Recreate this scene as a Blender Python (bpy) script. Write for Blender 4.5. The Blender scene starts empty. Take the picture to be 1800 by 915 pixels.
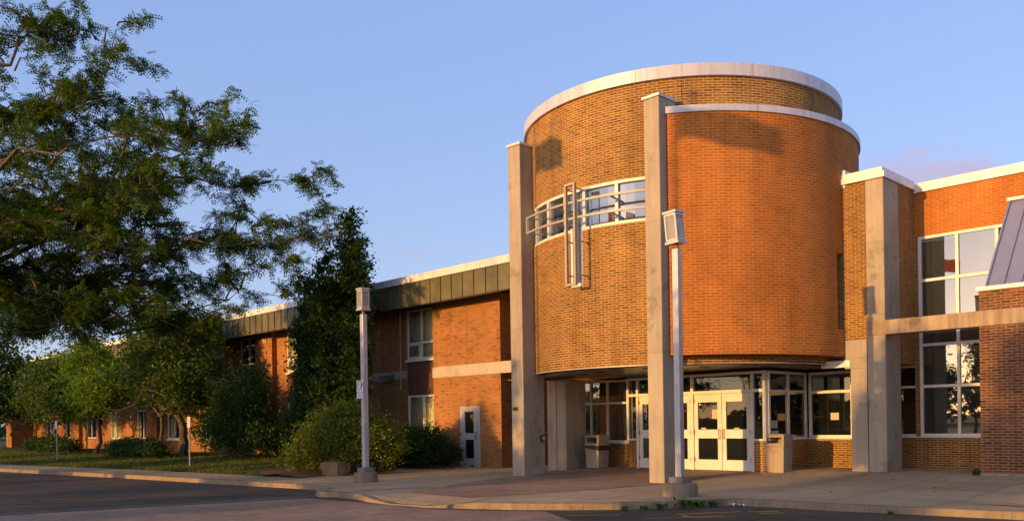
import bpy, bmesh, math, random
import numpy as np
from mathutils import Vector, Matrix
from math import sin, cos, pi, radians, atan2, sqrt

S = bpy.context.scene
C = S.collection
random.seed(7)

# ------------------------------------------------------------------ camera
AZ = 0.8006
ROLL = radians(0.9)
Fv = Vector((-sin(AZ), cos(AZ), 0)); Rv = Vector((cos(AZ), sin(AZ), 0)); Zv = Vector((0, 0, 1))
camd = bpy.data.cameras.new("camera"); cam = bpy.data.objects.new("camera", camd); C.objects.link(cam)
rr = Rv*cos(ROLL) - Zv*sin(ROLL); uu = Zv*cos(ROLL) + Rv*sin(ROLL)
M = Matrix((rr, uu, -Fv)).transposed().to_4x4(); M.translation = Vector((0, 0, 1.6))
cam.matrix_world = M
camd.sensor_width = 36; camd.lens = 36*1504/1800; camd.shift_y = 283.5/1800
camd.clip_start = 0.1; camd.clip_end = 5000
S.camera = cam

# ------------------------------------------------------------------ light
SUN_EL = radians(7.4); SUN_AZ = radians(6.9)      # light travels towards +Y, slightly +X
w = bpy.data.worlds.new("World"); S.world = w; w.use_nodes = True
nt = w.node_tree; nt.nodes.clear()
out = nt.nodes.new('ShaderNodeOutputWorld'); bg = nt.nodes.new('ShaderNodeBackground')
sky = nt.nodes.new('ShaderNodeTexSky'); sky.sky_type = 'NISHITA'; sky.sun_disc = False
sky.sun_elevation = SUN_EL; sky.sun_rotation = radians(180) + SUN_AZ
sky.altitude = 300; sky.air_density = 1.0; sky.dust_density = 0.8; sky.ozone_density = 1.6
bg.inputs[1].default_value = 0.15
tc = nt.nodes.new('ShaderNodeTexCoord')
# low pinkish cumulus and faint wisps, laid out on sky directions
nz = nt.nodes.new('ShaderNodeTexNoise'); nz.inputs['Scale'].default_value = 9; nz.inputs['Detail'].default_value = 7
mp = nt.nodes.new('ShaderNodeMapping'); mp.inputs['Scale'].default_value = (1, 1, 2.2)
nt.links.new(tc.outputs['Generated'], mp.inputs[0]); nt.links.new(mp.outputs[0], nz.inputs['Vector'])
dist = nt.nodes.new('ShaderNodeVectorMath'); dist.operation = 'DISTANCE'
sc2 = nt.nodes.new('ShaderNodeMapping'); sc2.inputs['Scale'].default_value = (1, 1, 2.6)
nt.links.new(tc.outputs['Generated'], sc2.inputs[0])
nt.links.new(sc2.outputs[0], dist.inputs[0]); dist.inputs[1].default_value = (-0.300, 0.925, 0.232*2.6)
mr = nt.nodes.new('ShaderNodeMapRange'); mr.inputs[1].default_value = 0.02; mr.inputs[2].default_value = 0.12
mr.inputs[3].default_value = 1.0; mr.inputs[4].default_value = 0.0
nt.links.new(dist.outputs['Value'], mr.inputs[0])
add = nt.nodes.new('ShaderNodeMath'); add.operation = 'MULTIPLY_ADD'; add.inputs[1].default_value = 0.42
nt.links.new(mr.outputs[0], add.inputs[0]); nt.links.new(nz.outputs[0], add.inputs[2])
cr = nt.nodes.new('ShaderNodeMapRange'); cr.inputs[1].default_value = 0.66; cr.inputs[2].default_value = 0.80
cr.inputs[3].default_value = 0.0; cr.inputs[4].default_value = 0.75
nt.links.new(add.outputs[0], cr.inputs[0])
# colour balance of the air (camera white balance)
bal = nt.nodes.new('ShaderNodeMix'); bal.data_type = 'RGBA'; bal.blend_type = 'MULTIPLY'; bal.inputs[0].default_value = 1
bal.inputs[7].default_value = (0.97, 0.88, 1.04, 1)
nt.links.new(sky.outputs[0], bal.inputs[6])
# thin even high haze that flattens the gradient of the clear sky
sepz = nt.nodes.new('ShaderNodeSeparateXYZ'); nt.links.new(tc.outputs['Generated'], sepz.inputs[0])
vr_ = nt.nodes.new('ShaderNodeMapRange'); vr_.inputs[1].default_value = 0.0; vr_.inputs[2].default_value = 0.42; nt.links.new(sepz.outputs[2], vr_.inputs[0])
veil = nt.nodes.new('ShaderNodeMix'); veil.data_type = 'RGBA'; veil.inputs[6].default_value = (1.18, 1.39, 1.96, 1); veil.inputs[7].default_value = (0.84, 1.27, 2.34, 1)
nt.links.new(vr_.outputs[0], veil.inputs[0])
hz = nt.nodes.new('ShaderNodeMix'); hz.data_type = 'RGBA'; hz.inputs[0].default_value = 0.72
gl = nt.nodes.new('ShaderNodeMapRange'); gl.inputs[1].default_value = 0.1; gl.inputs[2].default_value = -0.85; gl.inputs[3].default_value = 0.72; gl.inputs[4].default_value = 0.30
nt.links.new(sepz.outputs[1], gl.inputs[0]); nt.links.new(gl.outputs[0], hz.inputs[0])   # the veil thins towards the sun's glow
nt.links.new(bal.outputs[2], hz.inputs[6]); nt.links.new(veil.outputs[2], hz.inputs[7])
mx = nt.nodes.new('ShaderNodeMix'); mx.data_type = 'RGBA'
mx.inputs[7].default_value = (1.62, 1.30, 1.80, 1)
nt.links.new(cr.outputs[0], mx.inputs[0]); nt.links.new(hz.outputs[2], mx.inputs[6])
nt.links.new(mx.outputs[2], bg.inputs[0]); nt.links.new(bg.outputs[0], out.inputs[0])

sd = bpy.data.lights.new("sun", 'SUN'); sd.energy = 2.05; sd.angle = radians(0.45); sd.color = (1.0, 0.55, 0.15)
so = bpy.data.objects.new("sun", sd); C.objects.link(so)
ldir = Vector((sin(SUN_AZ)*cos(SUN_EL), cos(SUN_AZ)*cos(SUN_EL), -sin(SUN_EL)))
so.rotation_euler = ldir.to_track_quat('-Z', 'Y').to_euler(); so.location = (-20, -60, 40)

S.view_settings.view_transform = 'Standard'; S.view_settings.look = 'None'
S.view_settings.exposure = 1.3; S.view_settings.gamma = 1
S.view_settings.use_curve_mapping = False
S.render.engine = 'CYCLES'
S.cycles.max_bounces = 6; S.cycles.diffuse_bounces = 3; S.cycles.glossy_bounces = 3
S.cycles.transparent_max_bounces = 8; S.cycles.transmission_bounces = 3

# ------------------------------------------------------------------ materials
def mat(name, col=(0.5, 0.5, 0.5), rough=0.6, metal=0.0, spec=0.5):
    m = bpy.data.materials.new(name); m.use_nodes = True
    b = m.node_tree.nodes['Principled BSDF']
    b.inputs['Base Color'].default_value = (*col, 1); b.inputs['Roughness'].default_value = rough
    b.inputs['Metallic'].default_value = metal; b.inputs['Specular IOR Level'].default_value = spec
    return m
def N(m, t, **k):
    n = m.node_tree.nodes.new(t)
    for a, v in k.items(): setattr(n, a, v)
    return n
def L(m, a, b): m.node_tree.links.new(a, b)
def ramp(m, fac, stops):
    r = N(m, 'ShaderNodeValToRGB'); e = r.color_ramp.elements
    while len(e) < len(stops): e.new(0.5)
    for i, (p, c) in enumerate(stops): e[i].position = p; e[i].color = (*c, 1)
    L(m, fac, r.inputs[0]); return r.outputs[0]
def noise(m, vec, scale, detail=4, rough=0.55):
    n = N(m, 'ShaderNodeTexNoise'); n.inputs['Scale'].default_value = scale; n.inputs['Detail'].default_value = detail
    n.inputs['Roughness'].default_value = rough
    if vec is not None: L(m, vec, n.inputs['Vector'])
    return n.outputs[0]
def mixc(m, fac, a, b, mode='MIX'):
    n = N(m, 'ShaderNodeMix', data_type='RGBA', blend_type=mode)
    for s, v in ((0, fac), (6, a), (7, b)):
        if hasattr(v, 'links'): L(m, v, n.inputs[s])
        else: n.inputs[s].default_value = v if s == 0 else (*v, 1)
    return n.outputs[2]
def scaled(m, vec, s):
    n = N(m, 'ShaderNodeMapping'); n.inputs['Scale'].default_value = s; L(m, vec, n.inputs[0]); return n.outputs[0]
def setbump(m, h, strength, dist):
    b = N(m, 'ShaderNodeBump'); b.inputs['Strength'].default_value = strength; b.inputs['Distance'].default_value = dist
    L(m, h, b.inputs['Height']); L(m, b.outputs[0], m.node_tree.nodes['Principled BSDF'].inputs['Normal'])
def objco(m): return N(m, 'ShaderNodeTexCoord').outputs['Object']
def uvco(m): return N(m, 'ShaderNodeTexCoord').outputs['UV']

def brick_mat(name, tones, mortar, bw, rh, ms=0.010, mottle=0.25, streak=0.75):
    m = mat(name, rough=0.85, spec=0.25); P = m.node_tree.nodes['Principled BSDF']
    uv = uvco(m); o = objco(m)
    br = N(m, 'ShaderNodeTexBrick'); br.offset = 0.5
    br.inputs['Scale'].default_value = 1; br.inputs['Brick Width'].default_value = bw; br.inputs['Row Height'].default_value = rh
    br.inputs['Mortar Size'].default_value = ms; br.inputs['Mortar Smooth'].default_value = 0.25; br.inputs['Bias'].default_value = 0
    br.inputs['Color1'].default_value = (0, 0, 0, 1); br.inputs['Color2'].default_value = (1, 1, 1, 1); br.inputs['Mortar'].default_value = (0.5, 0.5, 0.5, 1)
    L(m, uv, br.inputs['Vector'])
    sep = N(m, 'ShaderNodeSeparateColor'); L(m, br.outputs['Color'], sep.inputs[0])
    base = ramp(m, sep.outputs[0], [(i/(len(tones)-1), t) for i, t in enumerate(tones)])
    n1 = noise(m, o, 0.7, 5); n2 = noise(m, uv, 30, 3)
    base = mixc(m, mottle, base, ramp(m, n1, [(0.3, tones[0]), (0.7, tones[-1])]))
    base = mixc(m, 0.5, base, ramp(m, n2, [(0.2, (0.55, 0.55, 0.55)), (0.8, (1.35, 1.35, 1.35))]), 'MULTIPLY')
    mort = mixc(m, 0.4, mortar, ramp(m, noise(m, o, 2.3, 4), [(0.3, tuple(c*0.55 for c in mortar)), (0.7, tuple(min(1, c*1.25) for c in mortar))]))
    col = mixc(m, br.outputs['Fac'], base, mort)
    big = noise(m, scaled(m, o, (1, 1, 0.35)), 0.45, 5, 0.6)
    col = mixc(m, 1.0, col, ramp(m, big, [(0.32, (0.74, 0.72, 0.70)), (0.62, (1.08, 1.08, 1.08))]), 'MULTIPLY')
    stk = noise(m, scaled(m, o, (2.6, 2.6, 0.16)), 1.0, 4, .6)
    col = mixc(m, streak, col, ramp(m, stk, [(0.30, (0.74, 0.71, 0.68)), (0.50, (1.03, 1.03, 1.03))]), 'MULTIPLY')
    pb = noise(m, o, 1.7, 3, .5)
    col = mixc(m, 0.6, col, ramp(m, pb, [(0.35, (0.84, 0.86, 0.9)), (0.65, (1.10, 1.04, 0.98))]), 'MULTIPLY')
    L(m, col, P.inputs['Base Color'])
    inv = N(m, 'ShaderNodeMath', operation='MULTIPLY_ADD'); inv.inputs[1].default_value = -1; inv.inputs[2].default_value = 1
    L(m, br.outputs['Fac'], inv.inputs[0])
    h = N(m, 'ShaderNodeMath', operation='MULTIPLY_ADD'); h.inputs[1].default_value = 0.35
    L(m, n2, h.inputs[0]); L(m, inv.outputs[0], h.inputs[2])
    setbump(m, h.outputs[0], 0.55, 0.006)
    return m

B_BROWN = brick_mat('brown_brick', [(0.13, 0.050, 0.016), (0.23, 0.090, 0.018), (0.32, 0.140, 0.024), (0.27, 0.088, 0.017), (0.35, 0.165, 0.028), (0.29, 0.120, 0.020), (0.18, 0.065, 0.016)], (0.50, 0.34, 0.13), 0.235, 0.0675, 0.0105)
B_RED = brick_mat('red_brick', [(0.39, 0.10, 0.014), (0.49, 0.142, 0.020), (0.44, 0.12, 0.017)], (0.53, 0.27, 0.075), 0.245, 0.0735, 0.0105, 0.12, 0.35)
B_WING = brick_mat('wing_brick', [(0.17, 0.06, 0.018), (0.41, 0.165, 0.035), (0.37, 0.135, 0.038), (0.43, 0.19, 0.055), (0.31, 0.11, 0.035)], (0.44, 0.26, 0.12), 0.24, 0.0675, 0.008)
B_MOTTLED = brick_mat('mottled_red_brown_brick', [(0.05, 0.026, 0.018), (0.25, 0.085, 0.03), (0.13, 0.052, 0.024), (0.29, 0.10, 0.036), (0.08, 0.036, 0.02), (0.26, 0.085, 0.03)], (0.36, 0.23, 0.12), 0.245, 0.0735, 0.0105)  # darker, redder brick with mixed brown tones for the right front wall

def concrete(name, c, streak=0.5, joint=(50, 3.3)):
    m = mat(name, c, 0.85, spec=0.3); P = m.node_tree.nodes['Principled BSDF']; o = objco(m)
    a = noise(m, scaled(m, o, (1, 1, 0.5)), 1.6, 7, 0.65)
    col = ramp(m, a, [(0.3, tuple(x*0.78 for x in c)), (0.5, c), (0.7, tuple(min(1, x*1.12) for x in c))])
    s = noise(m, scaled(m, o, (9, 9, 0.35)), 1.0, 3)
    col = mixc(m, streak, col, ramp(m, s, [(0.35, (0.72, 0.68, 0.62)), (0.6, (1.05, 1.05, 1.05))]), 'MULTIPLY')
    jt = N(m, 'ShaderNodeTexBrick'); jt.offset = 0; jt.inputs['Scale'].default_value = 1; jt.inputs['Brick Width'].default_value = joint[0]; jt.inputs['Row Height'].default_value = joint[1]
    jt.inputs['Mortar Size'].default_value = 0.006; jt.inputs['Color1'].default_value = (0.93, 0.93, 0.93, 1); jt.inputs['Color2'].default_value = (1.05, 1.05, 1.05, 1); jt.inputs['Mortar'].default_value = (0.62, 0.60, 0.57, 1)
    L(m, uvco(m), jt.inputs['Vector']); col = mixc(m, 1.0, col, jt.outputs[0], 'MULTIPLY')
    bl_ = noise(m, o, 1.1, 6, 0.7)
    col = mixc(m, 0.8, col, ramp(m, bl_, [(0.36, (0.66, 0.64, 0.58)), (0.43, (1, 1, 1))]), 'MULTIPLY')
    f = noise(m, o, 70, 3)
    col = mixc(m, 0.6, col, ramp(m, f, [(0.25, (0.82, 0.82, 0.82)), (0.75, (1.12, 1.12, 1.12))]), 'MULTIPLY')
    L(m, col, P.inputs['Base Color']); setbump(m, f, 0.25, 0.004)
    return m
CONC = concrete('column_concrete', (0.40, 0.325, 0.235), 0.3)
CONC_BEAM = concrete('weathered_beam_concrete', (0.40, 0.29, 0.18), 0.9, (2.62, 50))
CONC_BAND = concrete('pale_band_concrete', (0.52, 0.42, 0.33), 0.2)
CONC_BASE = concrete('lamp_base_concrete', (0.25, 0.185, 0.115), 0.7)

def painted(name, c, rough=0.4, metal=0.0, var=0.12, scale=3, seam=None):
    m = mat(name, c, rough, metal); P = m.node_tree.nodes['Principled BSDF']; o = objco(m)
    n = noise(m, o, scale, 5)
    col = ramp(m, n, [(0.3, tuple(x*(1-var) for x in c)), (0.7, tuple(min(1, x*(1+var*0.5)) for x in c))])
    if seam:
        jt = N(m, 'ShaderNodeTexBrick'); jt.offset = 0; jt.inputs['Scale'].default_value = 1; jt.inputs['Brick Width'].default_value = seam; jt.inputs['Row Height'].default_value = 60
        jt.inputs['Mortar Size'].default_value = 0.010; jt.inputs['Color1'].default_value = (0.93, 0.93, 0.93, 1); jt.inputs['Color2'].default_value = (1.05, 1.05, 1.05, 1); jt.inputs['Mortar'].default_value = (0.45, 0.43, 0.42, 1)
        L(m, uvco(m), jt.inputs['Vector']); col = mixc(m, 1.0, col, jt.outputs[0], 'MULTIPLY')
        st = noise(m, scaled(m, o, (7, 7, .6)), 1.0, 4); col = mixc(m, .7, col, ramp(m, st, [(.35, (.80, .78, .75)), (.55, (1, 1, 1))]), 'MULTIPLY')
    L(m, col, P.inputs['Base Color'])
    n2 = noise(m, o, 12, 4); mr_ = N(m, 'ShaderNodeMapRange'); mr_.inputs[3].default_value = rough*0.8; mr_.inputs[4].default_value = min(1, rough*1.25)
    L(m, n2, mr_.inputs[0]); L(m, mr_.outputs[0], P.inputs['Roughness'])
    return m
WHITE = painted('white_coping_metal', (0.80, 0.74, 0.68), 0.35, seam=3.05)
SILVER = painted('silver_coping_metal', (0.62, 0.58, 0.60), 0.42, 0.15, 0.08, 1.2, seam=3.05)
FRAME = painted('cream_window_frame', (0.74, 0.68, 0.58), 0.4)
DOORP = painted('cream_door_paint', (0.72, 0.66, 0.54), 0.4)
GREYDOOR = painted('grey_door_paint', (0.45, 0.42, 0.38), 0.5)
BLUEDOOR = painted('slate_blue_paint', (0.10, 0.12, 0.16), 0.5)
BAR = painted('tan_painted_steel', (0.40, 0.325, 0.25), 0.45, 0.1)
SOFFIT = painted('bronze_soffit_panel', (0.34, 0.275, 0.22), 0.32, 0.4, 0.25)
DARKMETAL = painted('dark_metal', (0.05, 0.045, 0.04), 0.45, 0.4)
SPANDREL = painted('brown_spandrel_panel', (0.13, 0.055, 0.03), 0.4)
POLE = painted('galvanised_pole', (0.50, 0.48, 0.46), 0.42, 0.45, 0.15, 5)
FOOTM = painted('cast_iron_foot', (0.22, 0.20, 0.18), 0.6, 0.3)
RUST = painted('rusty_hinge', (0.28, 0.12, 0.05), 0.7)
STEEL = painted('dark_steel', (0.20, 0.18, 0.16), 0.35, 0.7)
GREEN_M = painted('weathered_green_metal', (0.150, 0.128, 0.062), 0.5, 0.15, 0.45, 1.1)
LAVENDER = painted('lavender_standing_seam_metal', (0.27, 0.27, 0.36), 0.42, 0.25, 0.08)
BIN = concrete('bin_aggregate', (0.37, 0.29, 0.20), 0.3)
PAPER = painted('cream_paper', (0.62, 0.50, 0.30), 0.8)
ROCK = concrete('limestone_rock', (0.34, 0.225, 0.12), 0.3)
DARK = mat('interior_dark', (0.02, 0.017, 0.014), 0.9)
ROOF = painted('roof_membrane', (0.20, 0.19, 0.18), 0.9)
CURTAIN = mat('cream_curtain', (0.74, 0.70, 0.50), 0.9)
o = objco(CURTAIN); wv = N(CURTAIN, 'ShaderNodeTexWave', wave_type='BANDS', bands_direction='X'); wv.inputs['Scale'].default_value = 3.0; wv.inputs['Distortion'].default_value = 1.2
L(CURTAIN, o, wv.inputs[0]); setbump(CURTAIN, wv.outputs[1], 1.0, 0.05)

def glass(name, body, clear, ior=1.75, tint=(0.75, 0.8, 0.78)):
    m = bpy.data.materials.new(name); m.use_nodes = True; t = m.node_tree; t.nodes.clear()
    o_ = N(m, 'ShaderNodeOutputMaterial'); g = N(m, 'ShaderNodeBsdfGlossy'); g.inputs['Roughness'].default_value = 0.015
    g.inputs['Color'].default_value = (0.93, 0.95, 0.95, 1)
    d = N(m, 'ShaderNodeBsdfDiffuse'); d.inputs['Color'].default_value = (*body, 1)
    tr = N(m, 'ShaderNodeBsdfTransparent'); tr.inputs['Color'].default_value = (*tint, 1)
    mixb = N(m, 'ShaderNodeMixShader'); mixb.inputs[0].default_value = clear
    L(m, d.outputs[0], mixb.inputs[1]); L(m, tr.outputs[0], mixb.inputs[2])
    fr = N(m, 'ShaderNodeFresnel'); fr.inputs['IOR'].default_value = ior
    oc = objco(m); nn = noise(m, oc, 0.9, 2)
    bp = N(m, 'ShaderNodeBump'); bp.inputs['Strength'].default_value = 0.02; bp.inputs['Distance'].default_value = 0.05
    L(m, nn, bp.inputs['Height']); L(m, bp.outputs[0], g.inputs['Normal'])
    mx_ = N(m, 'ShaderNodeMixShader'); L(m, fr.outputs[0], mx_.inputs[0]); L(m, mixb.outputs[0], mx_.inputs[1]); L(m, g.outputs[0], mx_.inputs[2])
    L(m, mx_.outputs[0], o_.inputs[0]); return m
GLASS_D = glass('dark_window_glass', (0.012, 0.012, 0.012), 0.35)
GLASS_R = glass('reflective_window_glass', (0.03, 0.033, 0.03), 0.1, 2.6)
GLASS_S = glass('sky_reflecting_glass', (0.05, 0.06, 0.07), 0.05, 2.9)
GLASS_C = glass('clear_window_glass', (0.05, 0.05, 0.05), 0.88, 1.6, (0.92, 0.95, 0.92))
FROST = glass('hazy_lantern_glass', (0.50, 0.42, 0.36), 0.45, 1.5)

def leaf_mat(name, dark, light, trans=0.35):
    m = bpy.data.materials.new(name); m.use_nodes = True; t = m.node_tree; t.nodes.clear()
    o_ = N(m, 'ShaderNodeOutputMaterial'); d = N(m, 'ShaderNodeBsdfPrincipled'); d.inputs['Roughness'].default_value = 0.55
    d.inputs['Specular IOR Level'].default_value = 0.25
    tr = N(m, 'ShaderNodeBsdfTranslucent'); g = N(m, 'ShaderNodeNewGeometry'); oc = objco(m)
    c1 = ramp(m, g.outputs['Random Per Island'], [(0.0, dark), (0.6, tuple((a+b)/2 for a, b in zip(dark, light))), (1.0, light)])
    n_ = noise(m, oc, 0.8, 4)
    c = mixc(m, 0.8, c1, ramp(m, n_, [(0.3, (0.65, 0.7, 0.7)), (0.7, (1.35, 1.25, 1.0))]), 'MULTIPLY')
    L(m, c, d.inputs['Base Color'])
    ct = mixc(m, 1.0, c, (1.6, 1.5, 0.6), 'MULTIPLY'); L(m, ct, tr.inputs['Color'])
    mx_ = N(m, 'ShaderNodeMixShader'); mx_.inputs[0].default_value = trans
    L(m, d.outputs[0], mx_.inputs[1]); L(m, tr.outputs[0], mx_.inputs[2]); L(m, mx_.outputs[0], o_.inputs[0])
    return m
LEAF_LOC = leaf_mat('locust_leaf', (0.022, 0.062, 0.007), (0.125, 0.18, 0.016), 0.36)
LEAF_DARK = leaf_mat('dark_leaf', (0.020, 0.055, 0.010), (0.055, 0.10, 0.016), 0.3)
LEAF_MID = leaf_mat('mid_green_leaf', (0.035, 0.080, 0.012), (0.10, 0.155, 0.02), 0.35)
LEAF_BRIGHT = leaf_mat('bright_green_leaf', (0.07, 0.15, 0.012), (0.18, 0.27, 0.022), 0.45)
LEAF_YEL = leaf_mat('yellow_green_leaf', (0.07, 0.11, 0.012), (0.19, 0.22, 0.025), 0.35)
BARK = mat('bark', (0.10, 0.07, 0.045), 0.9); o = objco(BARK); bn = noise(BARK, scaled(BARK, o, (8, 8, 1.5)), 2.5, 6)
L(BARK, ramp(BARK, bn, [(0.3, (0.045, 0.032, 0.022)), (0.7, (0.16, 0.11, 0.07))]), BARK.node_tree.nodes['Principled BSDF'].inputs['Base Color']); setbump(BARK, bn, 0.8, 0.03)
GRASSM = leaf_mat('grass_blade', (0.060, 0.085, 0.016), (0.14, 0.15, 0.028), 0.3)

def ground_mat(name, c1, c2, fine, scale=1.0, bump=0.4, rough=0.9):
    m = mat(name, c1, rough, spec=0.12); P = m.node_tree.nodes['Principled BSDF']; o = objco(m)
    a = noise(m, o, 0.35*scale, 6, 0.6); b = noise(m, o, fine, 4, 0.7)
    col = ramp(m, a, [(0.3, c1), (0.7, c2)])
    col = mixc(m, 0.8, col, ramp(m, b, [(0.25, (0.62, 0.62, 0.62)), (0.75, (1.35, 1.35, 1.35))]), 'MULTIPLY')
    L(m, col, P.inputs['Base Color']); setbump(m, b, bump, 0.01)
    return m, o, col, P
ASPH, o, col, P = ground_mat('asphalt', (0.078, 0.055, 0.034), (0.14, 0.098, 0.062), 60)
vr = N(ASPH, 'ShaderNodeTexVoronoi', feature='DISTANCE_TO_EDGE'); vr.inputs['Scale'].default_value = 0.22
wp = N(ASPH, 'ShaderNodeMix', data_type='VECTOR'); wp.inputs[0].default_value = 0.12
nc = N(ASPH, 'ShaderNodeTexNoise'); nc.inputs['Scale'].default_value = 1.2; L(ASPH, o, nc.inputs[0])
L(ASPH, o, wp.inputs[4]); L(ASPH, nc.outputs[1], wp.inputs[5]); L(ASPH, wp.outputs[1], vr.inputs[0])
ck = ramp(ASPH, vr.outputs[0], [(0.0, (0.35, 0.35, 0.35)), (0.006, (1, 1, 1))])
sp_ = noise(ASPH, scaled(ASPH, o, (.5, 1.4, 1)), 1.1, 5, .65)
col = mixc(ASPH, 1.0, col, ramp(ASPH, sp_, [(0.30, (0.55, 0.55, 0.57)), (0.42, (1, 1, 1)), (0.62, (1.0, 1.0, 1.0)), (0.72, (1.3, 1.26, 1.2))]), 'MULTIPLY')
L(ASPH, mixc(ASPH, 1.0, col, ck, 'MULTIPLY'), P.inputs['Base Color'])
SIDEW, o, col, P = ground_mat('sidewalk_concrete', (0.37, 0.25, 0.13), (0.48, 0.34, 0.185), 45, 1.4, 0.25)
jb = N(SIDEW, 'ShaderNodeTexBrick'); jb.offset = 0; jb.inputs['Scale'].default_value = 1; jb.inputs['Brick Width'].default_value = 1.9; jb.inputs['Row Height'].default_value = 1.9
jb.inputs['Mortar Size'].default_value = 0.012; jb.inputs['Color1'].default_value = (0.88, 0.88, 0.88, 1); jb.inputs['Color2'].default_value = (1.1, 1.1, 1.1, 1); jb.inputs['Mortar'].default_value = (0.35, 0.32, 0.3, 1)
L(SIDEW, o, jb.inputs['Vector']); c2_ = mixc(SIDEW, 1.0, col, jb.outputs[0], 'MULTIPLY')
sp = noise(SIDEW, o, 3.5, 5, 0.7)
c2_ = mixc(SIDEW, 1.0, c2_, ramp(SIDEW, sp, [(0.30, (0.62, 0.60, 0.58)), (0.44, (1, 1, 1))]), 'MULTIPLY'); L(SIDEW, c2_, P.inputs['Base Color'])
KERB = concrete('kerb_concrete', (0.29, 0.205, 0.12), 0.5, (2.2, 50))
MULCH, *_ = ground_mat('bark_mulch', (0.16, 0.06, 0.025), (0.28, 0.11, 0.045), 25, 3, 0.9)
SOIL, *_ = ground_mat('lawn_soil', (0.045, 0.062, 0.018), (0.085, 0.10, 0.028), 8, 2, 0.6)
FIELD, *_ = ground_mat('field_ground', (0.07, 0.085, 0.03), (0.11, 0.12, 0.045), 2, 0.2, 0.2)
PAVER = brick_mat('red_paver', [(0.28, 0.17, 0.105), (0.38, 0.225, 0.135), (0.33, 0.19, 0.115), (0.40, 0.245, 0.15)], (0.22, 0.16, 0.11), 0.22, 0.11, 0.008, 0.3)
SEAM = mat('tar_seam', (0.012, 0.011, 0.010), 0.6)
BORDER, *_ = ground_mat('border_strip', (0.13, 0.10, 0.075), (0.18, 0.14, 0.105), 40)
YELLOW = painted('worn_yellow_paint', (0.42, 0.24, 0.03), 0.8)

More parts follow.
